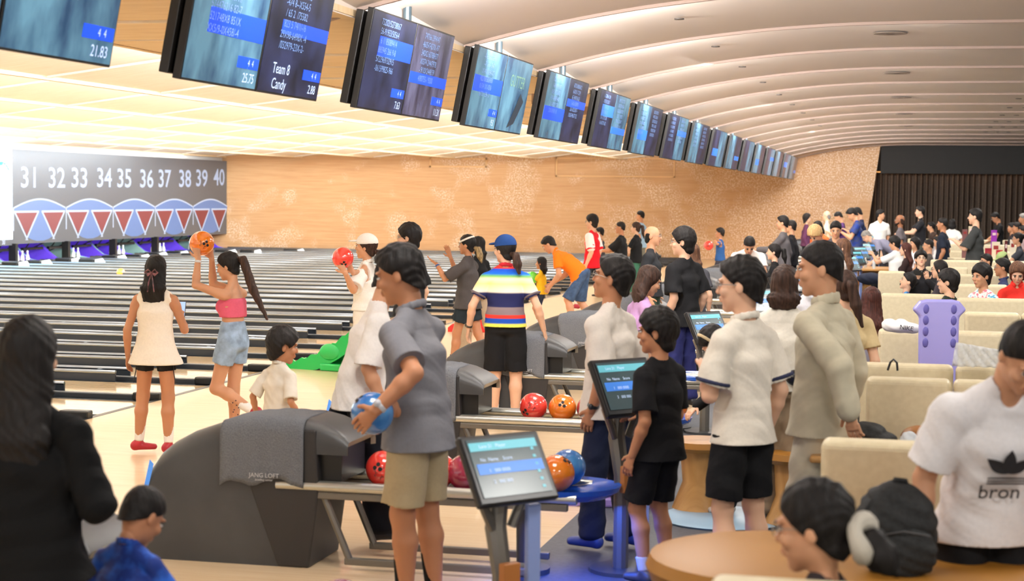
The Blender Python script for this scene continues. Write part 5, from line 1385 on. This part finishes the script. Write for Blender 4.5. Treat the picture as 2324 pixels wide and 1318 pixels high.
# --- the two bowling girls
J = person('woman in white sleeveless tunic with hair ribbon, seen from behind, filming with a phone', 355, 580, 277, 5, sex='f', skin='t', hair=('long', 'black', .24), top=('dress', (240, 230, 214)), bot=('tight', BK), blen=.40, hem=.07,
           arms=((-.10, .02, -.50), (-.02, .26, -.16, (.5, -.4, -1))), legs=((-.17, .04, 0, -75), (.12, 0, 0, -20)), shoes=((166, 26, 40), (238, 236, 232), .15), head=(4, 2))
u = J['u']; m = MB()
for sg in (-1, 1):
    c = J['H'](0, -.14, -.015); M3 = J['HM']
    m.tube([c, c+u*(M3 @ V3(sg*.03, -.01, .025)), c+u*(M3 @ V3(sg*.055, -.01, .0)), c+u*(M3 @ V3(sg*.03, -.01, -.02)), c], [.006, .016, .012, .014, .006], 8, flat=.4)
    m.tube([c, c+u*V3(sg*.02, -.02, -.09), c+u*V3(sg*.03, -.02, -.17)], [.006, .014, .010], 8, flat=.3)
m.build('hair_ribbon', noise_mat('ribbon', srgb(40, 34, 36), srgb(150, 96, 100), (1, 1, 1), 30, .35), J['root'], smooth=True)
m = MB()
for sg in (-1, 1):
    c = J['W'](V3(sg*.165, -.02, -.10)); m.tube([c, c+V3(sg*.01, 0, -.10)*u, c+V3(sg*.03, -.01, -.20)*u], .004, 6)
m.build('drawstring', M_black, J['root'])
w_ = J['world'](J['wr', 1]+V3(-.03, .09, .05)*u)
o = MB().box(-.037, .037, -.004, .004, -.075, .075).build('smartphone', M_black, loc=tuple(w_), bevel=.004); o.rotation_euler = (-.3, 0, .1); tag(o, 'smartphone held up by the woman in the white tunic', 'phone')
MB().box(-.033, .033, -.0065, -.0045, -.068, .068).build('phone_screen', mat('phone_screen', srgb(150, 180, 220), .2, 0, srgb(170, 200, 235), .8), o)
bw = at_depth(458, 552, FPX/266)
J = person('woman in pink crop top and denim shorts raising an orange ball', 512, 573, 266, 82, sex='f', skin='m', hair=('pony', 'black', .56, 'brown'), tailv=(0, -.55, -1), waist_up=.17, tuck=True, top=('crop', (220, 98, 124)), bot=('shorts', (150, 172, 196)), bkind='denim', blen=.42,
           ballw=tuple(bw), arms=(('B', -.095, -.02, -.13, (-.2, .8, -.9), (0, .25, 1), (1, .2, .1), .35), ('B', .09, -.05, -.14, (.2, .5, -1), (0, .25, 1), (-1, .2, .1), .35)),
           legs=((-.07, -.25, .24, 0), (.05, .02, 0, 0)), shoes=RS, head=(6, 12), extras=(('watch', 0, (220, 220, 220)),))
ball('orange', bw, 'orange bowling ball with black markings raised by the woman in pink', (.6, -.7, .1), logo=(.55, -.8, .1))
m = MB(); 
for i in range(9):
    c = J['ank', 0]*(.62)+J['knee', 0]*.38+V3(-.052, 0.03*math.sin(i*1.7), .02-.028*i*.7); m.sphere(c, .007, 6)
m.build('leg_tattoo', mat('tattoo', srgb(90, 62, 62), .6), J['root'])
# --- capped woman with red ball, man behind her
bw = at_depth(778, 585, FPX/232)
person('woman in white cap, white top and long white trousers holding a red ball', 833, 532, 226, 88, sex='f', skin='m', hair=('low', 'brown', .12), top=('polo', (240, 236, 228), None, (34, 40, 62))[:2], bot=('wide', (238, 232, 222)), tuck=True, hem=-.12, sleeve=.75, loose=1.8,
       ballw=tuple(bw), arms=hold((-.07, -.05, -.14), (.07, -.05, -.14)), shoes=((214, 208, 190), None), extras=(('cap', (240, 237, 230)),), head=(0, -4))
ball('red', bw, 'glossy red bowling ball held by the woman in the white cap', (.3, -.8, -.4), logo=(.35, -.8, -.5))
person('man in glasses and black T-shirt between the cap woman and the wall', 928, 510, 222, 86, skin='l', hair=('mop', 'black'), top=('tee', BK), bot=('pants', (62, 54, 50)), glasses=(150, 140, 130), loose=1.7, arms=('down', 'down'), shoes=SH, sleeve=.7)
# --- clapping woman, her friend
person('woman in charcoal T-shirt and white headband clapping her hands', 1060, 533, 188, 84, sex='f', skin='t', hair=('low', 'black', .16, 'blonde'), tailv=(0, -.3, -1), top=('tee', (74, 70, 70)), bot=('shorts', (36, 44, 50)), blen=.62, sleeve=.8, loose=1.9, hem=.05,
       arms=((-.02, .36, .02, (-.4, -.3, -1), (0, .8, .5), (.3, -.2, 1), .2), (-.02, .30, .10, (.4, -.3, -1), (0, .4, 1), (-1, .2, 0), .2)), legs=((-.08, .18, 0, 0), (.08, -.26, .02, 0)), shoes=((170, 24, 44), (24, 24, 26), .12), extras=(('band', (228, 222, 214)), ('watch', 0, (60, 90, 150))))
person('woman with long black hair in black top walking behind the clapping woman', 1084, 537, 172, 70, sex='f', skin='m', hair=('long', 'black', .16), top=('tee', BK), bot=('wide', (176, 156, 134)), arms=('down', 'down'), legs=((-.08, .2, 0, 0), (.08, -.32, .03, 0)), shoes=SH, sleeve=.9)
# --- striped shirt
st_ = [(0, (226, 220, 90)), (.02, (226, 220, 90)), (.045, (30, 76, 170)), (.115, (30, 76, 170)), (.125, (226, 60, 48)), (.175, (226, 60, 48)), (.185, (128, 112, 116)), (.30, (140, 124, 126)), (.32, (36, 40, 84)), (.54, (36, 40, 84)), (.57, (246, 236, 214)), (.70, (244, 228, 150)), (.78, (238, 232, 200)), (.83, (120, 190, 90)), (.87, (30, 110, 220)), (.95, (40, 80, 200)), (.965, (226, 60, 48))]
J = person('woman in navy cap, rainbow striped polo and black shorts seen from behind', 1146, 535, 245, 6, sex='f', skin='l', hair=('low', 'black', .15, 'brown'), tailv=(.25, -.1, -1), top=('polo', (60, 80, 160), z_stripes('rainbow_stripes', st_, .955, 1.50), (180, 40, 50)), bot=('shorts', (24, 24, 26)), blen=.92, hem=-.06, tuck=True, loose=1.2, build=1.08,
           arms=('out', 'out'), legs=((-.10, 0, 0, 0), (.10, .02, 0, 0)), shoes=((210, 205, 200), (230, 228, 224)), extras=(('cap', (32, 66, 124)), ('trim', (110, 100, 106)), ('watch', 0, (70, 60, 50))), head=(48, 0), vk=.9)
# --- bending man in orange, girl in yellow
bw = at_depth(1207, 630, FPX/138)
person('man in orange polo and denim shorts bending over a girl', 1236, 540, 140, 84, skin='m', hair=('short', 'black'), h=1.76, lean=52, top=('polo', (246, 128, 30)), bot=('shorts', (66, 88, 120)), bkind='denim', blen=.98, arms=((.0, .10, -.46), (-.05, .16, -.42)), legs=((-.18, .08, 0, 0), (.18, -.12, 0, 0)), head=(0, 35), shoes=SH, build=1.08)
person('small girl in yellow polo with long black hair', 1228, 583, 138, 86, sex='f', skin='t', child=1, hair=('long', 'black', .22), top=('polo', (240, 196, 44)), bot=('shorts', (50, 60, 84)), arms=('fwd', 'fwd'), blen=.8, shoes=((60, 30, 40), (230, 226, 226)))
ball('green', bw, 'yellow green ball held before the girl in yellow', (0, -1, 0))
J = person('tall man in red football shirt with white sleeves striding to the lanes', 1343, 488, 122, 82, skin='l', hair=('mop', 'black'), top=('tee', (214, 28, 40)), bot=('shorts', (50, 60, 72)), blen=.85, sleeve=.75, loose=1.5, hem=.07, arms=('down', 'down'), legs=((-.08, .28, 0, 0), (.08, -.34, .06, 0)), shoes=((150, 24, 50), (222, 218, 214)), glasses=True)
for i in (0, 1):
    f = Field(); f.seg(J['sh', i], J['sh', i]+(J['el', i]-J['sh', i])*.68, .078*J['u'], .086*J['u']); np_obj('white_sleeve', [f.mesh(.014)], cloth_mat((240, 236, 232)), J['root'])
bw = at_depth(1337, 541, FPX/108)
person('dark-haired person with an orange ball behind the red football shirt', 1361, 516, 106, 85, skin='m', hair=('short', 'black'), top=('tee', (60, 60, 66)), bot=('pants', BK), ballw=tuple(bw), arms=hold(), shoes=SH)
ball('orange', bw, 'orange ball in front of the face of the hidden bowler', (0, -1, 0))
person('crew-cut man in black T-shirt reaching toward the red shirt player', 1408, 503, 115, 86, skin='t', hair=('crew', 'black'), top=('tee', BK), bot=('pants', (50, 44, 44)), arms=('fwd', 'fwd'), shoes=SH, sleeve=.8, loose=1.5, build=1.08)
person('ponytail woman in black T-shirt with white sleeve trim', 1443, 504, 112, 80, sex='f', skin='l', hair=('pony', 'brown', .25), top=('tee', BK), bot=('pants', (60, 110, 90)), arms=('phone', 'lap'), shoes=SH)
person('man in pale blue shirt standing behind the ponytail woman', 1453, 478, 92, 78, skin='t', hair=('crew', 'black'), top=('tee', (150, 180, 204)), bot=('pants', (120, 120, 110)), shoes=SH)
person('balding man in glasses and black printed T-shirt', 1482, 513, 178, 268, skin='m', hair=('bald', 'black'), top=('tee', (40, 42, 46)), bot=('pants', (60, 80, 70)), arms=('down', 'down'), glasses=True, shoes=SH, build=1.05)
J = person('tall youth with bowl haircut in black T-shirt, back turned', 1550, 518, 222, 60, skin='l', hair=('bowl', 'black'), top=('tee', BK), bot=('jeans', (42, 46, 98)), arms=('down', 'down'), sleeve=.75, loose=2.0, hem=.06, glasses=(200, 190, 160), shoes=SH, head=(28, 0), hscale=1.08)
person('woman with long light brown hair hidden behind the bowl haircut', 1572, 552, 192, 20, sex='f', skin='l', hair=('long', 'lbrown', .20), top=('tee', (70, 70, 76)), bot=('pants', BK), shoes=SH)
# --- middle foreground group
person('man in glasses and white T-shirt with navy trousers gazing to the lanes', 1402, 582, 375, 76, skin='t', hair=('short', 'black'), top=('tee', (222, 214, 204)), bot=('jeans', (34, 40, 62)), arms=((-.02, .02, -.50), 'down'), sleeve=.78, loose=1.7, hem=.06, glasses=(60, 50, 50), head=(6, -12), shoes=((44, 66, 130), (30, 34, 50)), extras=(('watch', 0, (30, 34, 40)),), legs=((-.10, .06, 0, 0), (.10, -.10, 0, 0)), hscale=1.08, build=1.05)
person('girl in lilac top with long dark hair behind the white T-shirt man', 1484, 606, 285, 300, sex='f', skin='m', hair=('long', 'brown', .22), top=('tee', (186, 146, 190)), bot=('pants', BK), arms=('down', 'down'), shoes=SH, head=(0, 20))
person('boy in black T-shirt and black shorts standing before the tablet', 1492, 704, 410, 62, skin='t', hair=('mop', 'black'), top=('tee', (24, 24, 27)), bot=('shorts', (22, 22, 26)), blen=1.0, sleeve=.7, loose=1.5, hem=.04, arms=('down', (-.02, .25, -.30)), child=.35, shoes=((60, 60, 64), (196, 194, 190), .10), head=(22, 0), hscale=1.03)
person('tall man in cream polo and black shorts with hands before him', 1680, 585, 430, 56, skin='l', hair=('short', 'black'), top=('polo', (226, 218, 204)), bot=('shorts', BK), blen=1.12, loose=1.5, sleeve=.72, hem=.03, arms=((.10, .20, -.17, (-.5, -.3, -1)), 'down'), legs=((-.12, .02, 0, 0), (.13, -.02, 0, 0)), head=(26, 2), shoes=((50, 50, 54), (60, 60, 60)), extras=(('trim', (50, 54, 80)),), glasses=(170, 160, 150), hscale=1.12, build=.93)
person('brown-haired woman in white top and khaki trousers seen from behind', 1782, 603, 345, 0, sex='f', skin='t', hair=('long', 'brown', .12), top=('tee', (226, 220, 206)), bot=('wide', (134, 116, 94)), hem=-.05, sleeve=.7, loose=1.6, arms=('down', 'fold'), shoes=SH)
J = person('small girl dressed in black with beige hair band, crouched over', 1592, 754, 335, 110, sex='f', skin='l', child=.5, h=1.40, sit=True, lean=30, hair=('low', 'black', .15), top=('long', BK), bot=('pants', BK), arms=((-.02, .18, .10, (-.5, .3, -1)), 'lap'), extras=(('hairband', (196, 176, 140)),), head=(10, 55), legs=((-.1, .3, 0, 0), (.1, .42, .0, 0)), shoes=((190, 180, 170), None))
person('man in open beige jacket and cream trousers turned to the lanes', 1858, 548, 405, 66, skin='m', hair=('crew', 'black'), top=('jacket', (200, 192, 168)), tkind='linen', bot=('pants', (222, 212, 186)), bkind='linen', arms=((.02, -.24, -.44, (-.4, -1, 0)), 'down'), loose=1.7, hem=.09, head=(24, 4), shoes=SH, hscale=1.14, legs=((-.1, .05, 0, 0), (.1, -.04, 0, 0)), build=1.08)
person('woman with low brown ponytail behind the beige jacket man', 1918, 615, 325, 20, sex='f', skin='l', hair=('pony', 'brown', .30), top=('tee', (206, 184, 140)), bot=('pants', (90, 84, 80)), arms=('down', 'down'), shoes=SH, tailv=(.3, -.1, -1))
person('woman with long dark red hair and grey ruffled top seated on the aisle', 1978, 652, 262, 5, sex='f', skin='m', sit=True, h=1.6, hair=('long', 'red', .34), top=('tee', (120, 116, 130)), tkind='linen', bot=('pants', BK), arms=('lap', 'lap'), shoes=SH)
bw = at_depth(1790, 697, FPX/255)
J = person('man in white T-shirt and striped black track trousers holding a red ball', 1850, 560, 262, 92, skin='m', hair=('short', 'black'), top=('tee', (232, 234, 240)), bot=('pants', BK), ballw=tuple(bw), arms=hold((-.09, -.06, -.07), (.09, -.06, -.07)), sleeve=.85, loose=1.8, hem=.04, shoes=SH)
m = MB()
for q in (0, 1):
    a_, b_, c_ = J['hip', 0]+V3(-.105, .02*q, 0), J['knee', 0]+V3(-.088, .02*q, 0), J['ank', 0]+V3(-.085, .02*q, 0); m.tube([a_, b_, c_], .006, 6)
m.build('side_stripes', mat('stripe_white', srgb(230, 230, 230), .6), J['root'])
ball('red', bw, 'red bowling ball held at the hip of the white T-shirt man', (0, -1, .2), logo=(-.3, -1, 0))
# --- grey polo man, the nearest bowler
bw = at_depth(845, 938, FPX/462)
J = person('man in grey polo and khaki shorts carrying a marbled blue ball', 893, 559, 446, 80, skin='t', hair=('short', 'black'), top=('polo', (120, 120, 126)), bot=('shorts', (176, 160, 128)), blen=1.06, lean=5, sleeve=.68, loose=1.2, hem=.06, hscale=1.10, build=1.08,
           ballw=tuple(bw), arms=(('B', -.115, -.075, .03, (-.3, -1, -.2), (.12, .75, -.62), (1, .1, -.1), .30), ('B', .10, -.03, -.06, (.4, -1, -.3), (0, .8, .1), (-1, .1, .2), .4)),
           legs=((-.10, .02, 0, 0), (.10, -.04, 0, 0)), head=(8, 14), shoes=((30, 30, 34), (22, 22, 24), .20), extras=(('watch', 0, (190, 192, 200)),), vk=.9)
ball('blue', bw, 'marbled blue bowling ball in the hands of the grey polo man', (-.5, -.5, .7))
J = person('man in loose white T-shirt and black trousers walking behind the grey polo man', 906, 590, 372, 292, skin='m', hair=('short', 'black'), h=1.72, lean=14, top=('tee', (234, 230, 226)), bot=('wide', (26, 28, 36)), sleeve=.85, loose=1.5, hem=.05, arms=('lap', 'down'), legs=((-.10, -.42, .06, 0), (.10, .14, 0, 0)), shoes=((40, 40, 44), (220, 218, 216)), head=(-20, 20))
# --- boy in white behind the near hood
person('small boy in white linen shirt standing behind the near ball return', 648, 746, 325, 335, skin='t', child=1, hscale=1.15, hair=('mop', 'black'), top=('polo', (222, 214, 200)), tkind='linen', bot=('shorts', (150, 140, 120)), loose=1.5, sleeve=.8, arms=((-.14, -.02, -.46), (.12, .06, -.46)), head=(-28, 8), shoes=((120, 110, 100), None))
# --- nearest figures at the picture edges
person('woman with very long black hair and black sweater, back turned', 66, 722, 640, 5, sex='f', skin='l', hair=('long', 'black', .48), top=('long', (14, 14, 15)), bot=('pants', (16, 16, 18)), loose=2.2, hem=.05, arms=((.0, .20, -.26, (-.8, -.4, 0)), (-.02, .17, -.28, (.5, -.8, 0))), shoes=SH, hscale=1.16, build=1.12)
person('small boy in patterned blue football shirt with white collar', 350, 1112, 600, 348, skin='t', child=1, hair=('crew', 'black'), top=('polo', (38, 96, 200), None, (225, 225, 228))[:2], tkind='blotch', bot=('shorts', (30, 50, 110)), arms=('down', 'fold'), head=(-10, 34), shoes=SH, loose=1.6, hscale=1.18, build=1.15)
J = person('girl seated at the bottom with dark ponytail and grey scrunchie', 1836, 1092, 750, 64, sex='f', skin='m', sit=True, h=1.52, child=.3, hscale=1.14, hair=('low', 'black', .12), tailv=(.2, -.9, -.9), top=('tee', (52, 46, 50)), bot=('pants', BK), arms=('lap', 'lap'), extras=(('scrunchie', (188, 182, 170)),), head=(12, 8), glasses=(150, 120, 120), shoes=None)
J = person('man in white T-shirt with black leaf logo leaning in at the picture edge', 2352, 752, 620, 196, skin='m', hair=('crew', 'black'), h=1.78, lean=24, top=('tee', (232, 230, 232)), bot=('pants', BK), loose=1.6, sleeve=.70, hem=.05, arms=('down', (.10, -.02, -.50)), head=(10, 40), shoes=SH, build=1.02)
lg = thing('x', '', '') if False else None
fw_, up_, rt_ = J['fw'], J['upv'], J['rt']; c = J['W'](up_*.27)+fw_*.150*J['u']
MB_ = frame_M(c, -rt_, up_)   # drawn on the chest, readable from the front
m = MB()
def leaf(cx, cy, L_, wd, ang):
    pts = []
    for i in range(17):
        t = i/16; w2 = wd*math.sin(PI*t)**.9*(1-.35*t); pts.append((L_*t, w2))
    for i in range(15, 0, -1):
        t = i/16; w2 = wd*math.sin(PI*t)**.9*(1-.35*t); pts.append((L_*t, -w2))
    return [(cx+x*math.cos(ang)-y*math.sin(ang), cy+x*math.sin(ang)+y*math.cos(ang)) for x, y in pts]
for ang in (35, 90, 145):
    pl = leaf(0, -.01, .105, .030, math.radians(ang)); pl = [(max(-.2, x), y) for x, y in pl]
    pl2 = [(x, y, .0) for x, y in pl if y > .022 or True]; m.add(pl2, [tuple(range(len(pl2)))])
for vtx in range(len(m.v)):
    x, y, z_ = m.v[vtx]; z_ = -.35*x*x*4+.004; m.v[vtx] = (x, y, z_)
o = m.build('leaf_logo', mat('logo_black', srgb(34, 36, 42), .7), J['root']); o.matrix_local = MB_
m = MB()
for q in range(3): m.box(-.075, .075, -.035-.012*q, -.029-.012*q, .001, .003)
o = m.build('logo_stripes', MATS['logo_black'], J['root']); o.matrix_local = MB_
text('shirt_word', 'bron', .085, MATS['logo_black'], J['root'], MB_ @ Matrix.Translation((-.02, -.095, .004)), .001)
# --- middle right: kiosk side
bw = at_depth(1608, 557, FPX/104)
person('boy in blue T-shirt holding a red ball before his chest', 1634, 517, 98, 84, skin='t', child=.6, hair=('short', 'black'), top=('tee', (44, 84, 140)), bot=('pants', (60, 60, 70)), ballw=tuple(bw), arms=hold(), shoes=SH, sleeve=.8)
ball('red', bw, 'red bowling ball held by the boy in the blue T-shirt', (0, -1, 0))
person('man in white T-shirt bowing his head beside the girl with black hair', 1702, 543, 158, 190, skin='m', hair=('crew', 'black'), top=('tee', (234, 228, 222)), bot=('pants', (60, 60, 60)), h=1.7, lean=38, head=(0, 50), arms=('phone', 'lap'), shoes=SH)
person('girl in black top with black ponytail in profile', 1756, 553, 168, 88, sex='f', skin='l', hair=('pony', 'black', .20), top=('tee', BK), bot=('pants', BK), shoes=SH)
person('man in dark grey shirt standing before the gold wall', 1776, 490, 122, 84, skin='m', hair=('short', 'black'), top=('long', (92, 88, 90)), bot=('pants', (40, 44, 52)), shoes=SH, arms=('fwd', 'down'))
person('young man in black just behind the dark grey shirt man', 1795, 500, 116, 84, skin='m', hair=('short', 'black'), top=('long', (28, 28, 32)), bot=('pants', BK), shoes=SH)
person('woman in purple with black bob near the gold wall', 1832, 485, 84, 280, sex='f', skin='l', hair=('bob', 'black'), top=('long', (90, 50, 80)), bot=('pants', BK), shoes=SH)
person('bald man in pale shirt facing the lanes', 1876, 478, 86, 88, skin='l', hair=('bald', 'grey'), top=('polo', (218, 210, 190)), bot=('pants', (120, 110, 100)), shoes=SH, build=1.1, glasses=True)
person('man in violet shirt with short hair looking down', 1897, 482, 90, 92, skin='m', hair=('crew', 'black'), top=('tee', (84, 52, 104)), bot=('pants', BK), head=(0, 30), arms=('phone', 'phone'), shoes=SH)
person('man in navy flowered shirt looking down at his hands', 1926, 475, 98, 95, skin='m', hair=('short', 'black'), top=('tee', (50, 62, 104)), tkind='blotch', bot=('pants', BK), head=(0, 35), arms=('phone', 'phone'), shoes=SH)
person('dark-haired man in navy behind the flowered shirt', 1939, 473, 92, 92, skin='m', hair=('short', 'black'), top=('tee', (40, 48, 80)), bot=('pants', BK), head=(0, 30), arms=('phone', 'down'), shoes=SH)
person('woman with wavy dark hair behind the smiling man', 1853, 503, 112, 150, sex='f', skin='l', hair=('long', 'black', .2), top=('tee', (220, 110, 60)), bot=('pants', BK), shoes=SH, head=(0, 25))
person('smiling man with black hair facing the camera, looking down', 1897, 504, 142, 172, skin='m', hair=('short', 'black'), top=('tee', (70, 66, 70)), bot=('pants', BK), head=(8, 18), arms=('phone', 'phone'), shoes=SH)
person('person with bleached blond tousled hair bent over', 1843, 518, 158, 150, skin='m', hair=('mop', 'tip'), top=('tee', (214, 60, 50)), bot=('pants', BK), h=1.7, lean=22, head=(0, 45), shoes=SH)
person('woman with long brown hair in white sleeveless top, profile', 1912, 542, 178, 82, sex='f', skin='l', hair=('long', 'lbrown', .36), top=('tank', (236, 230, 226)), bot=('pants', (60, 60, 64)), shoes=SH, arms=('fold', 'fold'), head=(10, 0))
person('grey-haired man in blue-grey shirt stooping low to the table', 1958, 526, 104, 92, skin='l', hair=('crew', 'grey'), top=('polo', (140, 140, 162)), bot=('jeans', (44, 74, 120)), bkind='denim', h=1.74, lean=72, head=(0, 40), arms=((0, .1, -.42), (0, .1, -.42)), shoes=SH, glasses=(200, 200, 200))
# --- far standing group
person('man in white T-shirt standing before the curtain, head turned aside', 1999, 476, 86, 200, skin='m', hair=('short', 'black'), top=('tee', (238, 234, 228)), bot=('pants', (60, 60, 66)), head=(60, 0), shoes=SH, sleeve=.75)
person('bearded balding man in charcoal T-shirt', 2042, 487, 100, 84, skin='d', hair=('bald', 'brown'), top=('tee', (98, 92, 96)), bot=('pants', BK), extras=(('beard',),), shoes=SH, build=1.1, glasses=True)
person('man in black polo gesturing with open hands before the curtain', 2088, 468, 88, 96, skin='l', hair=('short', 'black'), top=('polo', (34, 34, 38)), bot=('pants', (70, 76, 70)), arms=('fwd', 'fwd'), shoes=SH)
person('youth in navy T-shirt standing among the white sofas', 2139, 494, 112, 78, skin='t', hair=('crew', 'black'), top=('tee', (30, 36, 50)), bot=('pants', BK), shoes=SH, sleeve=.7)
person('woman with long black hair in white top, back turned', 2161, 497, 86, 10, sex='f', skin='m', hair=('long', 'black', .08), top=('tee', (236, 232, 224)), bot=('pants', BK), shoes=SH, arms=('out', 'out'), loose=1.6)
person('seated person in pale blue shirt leaning forward', 2113, 504, 84, 90, skin='m', hair=('short', 'black'), top=('long', (196, 208, 220)), bot=('pants', (90, 90, 90)), sit=True, h=1.7, lean=25, shoes=SH)
person('tall youth in charcoal T-shirt with back print standing by the sofas', 2213, 474, 124, 80, skin='l', hair=('short', 'black'), top=('tee', (58, 60, 60)), bot=('jeans', (60, 72, 96)), arms=('phone', 'phone'), loose=2.0, sleeve=.85, shoes=SH)
person('man in black T-shirt and glasses at the far table', 2254, 484, 84, 100, skin='t', hair=('short', 'black'), top=('tee', (26, 26, 28)), bot=('pants', BK), arms=('lap', 'lap'), head=(0, 30), shoes=SH, glasses=True)
for i, (x_, y_, s_, f_, c_, lb) in enumerate([(2296, 506, 88, 95, (40, 36, 40), 'dark-clad person partly hidden near the far table'), (2308, 505, 92, 85, (236, 234, 232), 'man in white seated near the picture edge beyond the menus'), (2322, 485, 92, 90, (70, 62, 74), 'grey-haired man at the picture edge above the menus'), (2322, 512, 100, 80, (150, 130, 130), 'person at the picture edge behind the spectacled woman')]):
    person(lb, x_, y_, s_, f_, skin='t', hair=('short', 'black' if i != 2 else 'grey'), top=('tee', c_), bot=('pants', BK), sit=(i != 2), h=1.7, shoes=SH)
# --- seated in the booths
person('seated man in white T-shirt holding up a dark phone', 2027, 538, 116, 50, skin='m', sit=True, h=1.68, hair=('mop', 'black'), top=('tee', (240, 238, 234)), bot=('pants', BK), arms=((-.02, .42, .02), 'lap'), head=(25, 12), shoes=SH)
person('woman with long straight red-brown hair in dark jacket', 2055, 551, 126, 85, sex='f', skin='l', sit=True, h=1.62, hair=('long', 'red', .34), top=('long', (44, 30, 30)), bot=('pants', BK), arms=('lap', 'lap'), shoes=SH)
person('seated person with black bob in white top', 2076, 540, 112, 120, sex='f', skin='m', sit=True, h=1.62, hair=('bob', 'black'), top=('tee', (226, 226, 232)), bot=('pants', BK), arms=('lap', 'lap'), shoes=SH)
person('seated man in glasses and dark brown shirt beside the navy youth', 2107, 543, 116, 95, skin='m', sit=True, h=1.68, hair=('crew', 'black'), top=('tee', (70, 64, 60)), bot=('pants', BK), arms=('lap', 'lap'), glasses=True, shoes=SH)
person('seated girl with long dark hair behind the navy youth', 2120, 527, 98, 250, sex='f', skin='m', sit=True, h=1.6, hair=('long', 'brown', .18), top=('tee', (190, 180, 180)), bot=('pants', BK), shoes=SH)
person('seated child in white against the back of the navy youth', 2127, 537, 100, 100, skin='m', sit=True, h=1.55, hair=('short', 'black'), top=('tee', (232, 228, 226)), bot=('pants', BK), shoes=SH)
person('small dark head above the sofa beside the charcoal T-shirt youth', 2197, 538, 88, 60, skin='m', sit=True, h=1.5, hair=('mop', 'black'), top=('tee', (60, 110, 130)), bot=('pants', BK), shoes=SH)
person('youth in glasses filming with a phone in both hands', 2090, 570, 146, 186, skin='l', sit=True, h=1.70, hair=('mop', 'black'), top=('jacket', (34, 34, 38)), bot=('pants', BK), arms=((.10, .24, -.06, (-.8, -.2, -.8), (.3, .3, 1), (0, -.2, .2), .3), (-.10, .24, -.06, (.8, -.2, -.8), (-.3, .3, 1), (0, -.2, .2), .3)), glasses=True, head=(0, -12), shoes=SH, extras=())
o = MB().box(-.08, .08, -.005, .005, -.04, .04).build('smartphone', M_black, loc=tuple(at_depth(2084, 619, FPX/146-.34)), bevel=.006); o.rotation_euler = (0, 0, .2); tag(o, 'dark phone held level by the youth in glasses', 'phone'); MB().sphere((.05, -.006, .02), .01, 10).build('phone_lens', M_scr, o)
o = MB().box(-.037, .037, -.005, .005, -.075, .075).build('smartphone', M_black, loc=tuple(at_depth(1996, 574, FPX/116-.1)), bevel=.006); o.rotation_euler = (0, .1, 1.2); tag(o, 'dark phone raised by the seated man in white', 'phone'); MB().box(-.032, .032, .0055, .007, -.07, .07).build('phone_screen', MATS['phone_screen'], o)
person('boy in blue patterned top shouting with open mouth', 2067, 621, 162, 96, skin='l', sit=True, h=1.45, child=.5, hair=('short', 'black'), top=('tee', (70, 150, 210)), tkind='blotch', bot=('pants', BK), head=(0, -18), arms=('lap', 'lap'), mouth=True, shoes=SH)
person('woman with long black hair and glasses in black vest over white', 2132, 591, 168, 84, sex='f', skin='l', sit=True, h=1.66, hair=('long', 'black', .24), top=('tee', (52, 46, 52)), bot=('pants', BK), arms=('lap', 'lap'), glasses=(60, 30, 30), shoes=SH)
person('man in dark green T-shirt sitting with his back to the lilac ramp', 2152, 614, 204, 62, skin='l', sit=True, h=1.74, hair=('mop', 'black'), top=('tee', (40, 50, 42)), bot=('pants', BK), arms=('lap', 'lap'), head=(18, 0), shoes=SH, build=1.08)
person('boy in white tie-dye T-shirt on the cream sofa', 2226, 601, 196, 130, skin='m', sit=True, h=1.66, child=.3, hair=('mop', 'black'), top=('tee', (240, 238, 236)), tkind='tiedye', bot=('pants', BK), arms=('lap', 'lap'), head=(0, 6), shoes=SH)
person('man in glasses and navy shirt in the booth', 2275, 587, 162, 92, skin='t', sit=True, h=1.70, hair=('short', 'black'), top=('polo', (50, 58, 92)), bot=('pants', BK), arms=('lap', 'lap'), glasses=True, shoes=SH)
person('woman in bright red hooded top looking down at the right edge', 2310, 600, 192, 178, sex='f', skin='l', sit=True, h=1.66, hair=('bob', 'lbrown'), top=('hoodie', (228, 56, 46)), bot=('pants', BK), arms=('lap', 'lap'), head=(0, 26), shoes=SH)
person('boy in glasses and orange T-shirt in the booth', 2238, 577, 136, 120, skin='m', sit=True, h=1.5, child=.4, hair=('short', 'black'), top=('tee', (226, 96, 40)), bot=('pants', BK), glasses=True, shoes=SH, arms=('lap', 'lap'))
person('person in sage green cap bent over the table', 2268, 574, 128, 100, skin='t', sit=True, h=1.6, hair=('crew', 'black'), top=('tee', (90, 84, 84)), bot=('pants', BK), extras=(('cap', (150, 168, 112)),), head=(0, 30), shoes=SH, arms=('lap', 'lap'))
person('woman in glasses and dark T-shirt leaning on the table', 2310, 528, 118, 88, sex='f', skin='m', hair=('bun', 'black'), top=('tee', (62, 64, 72)), bot=('pants', BK), h=1.62, lean=12, arms=('fwd', 'fwd'), glasses=True, shoes=SH)
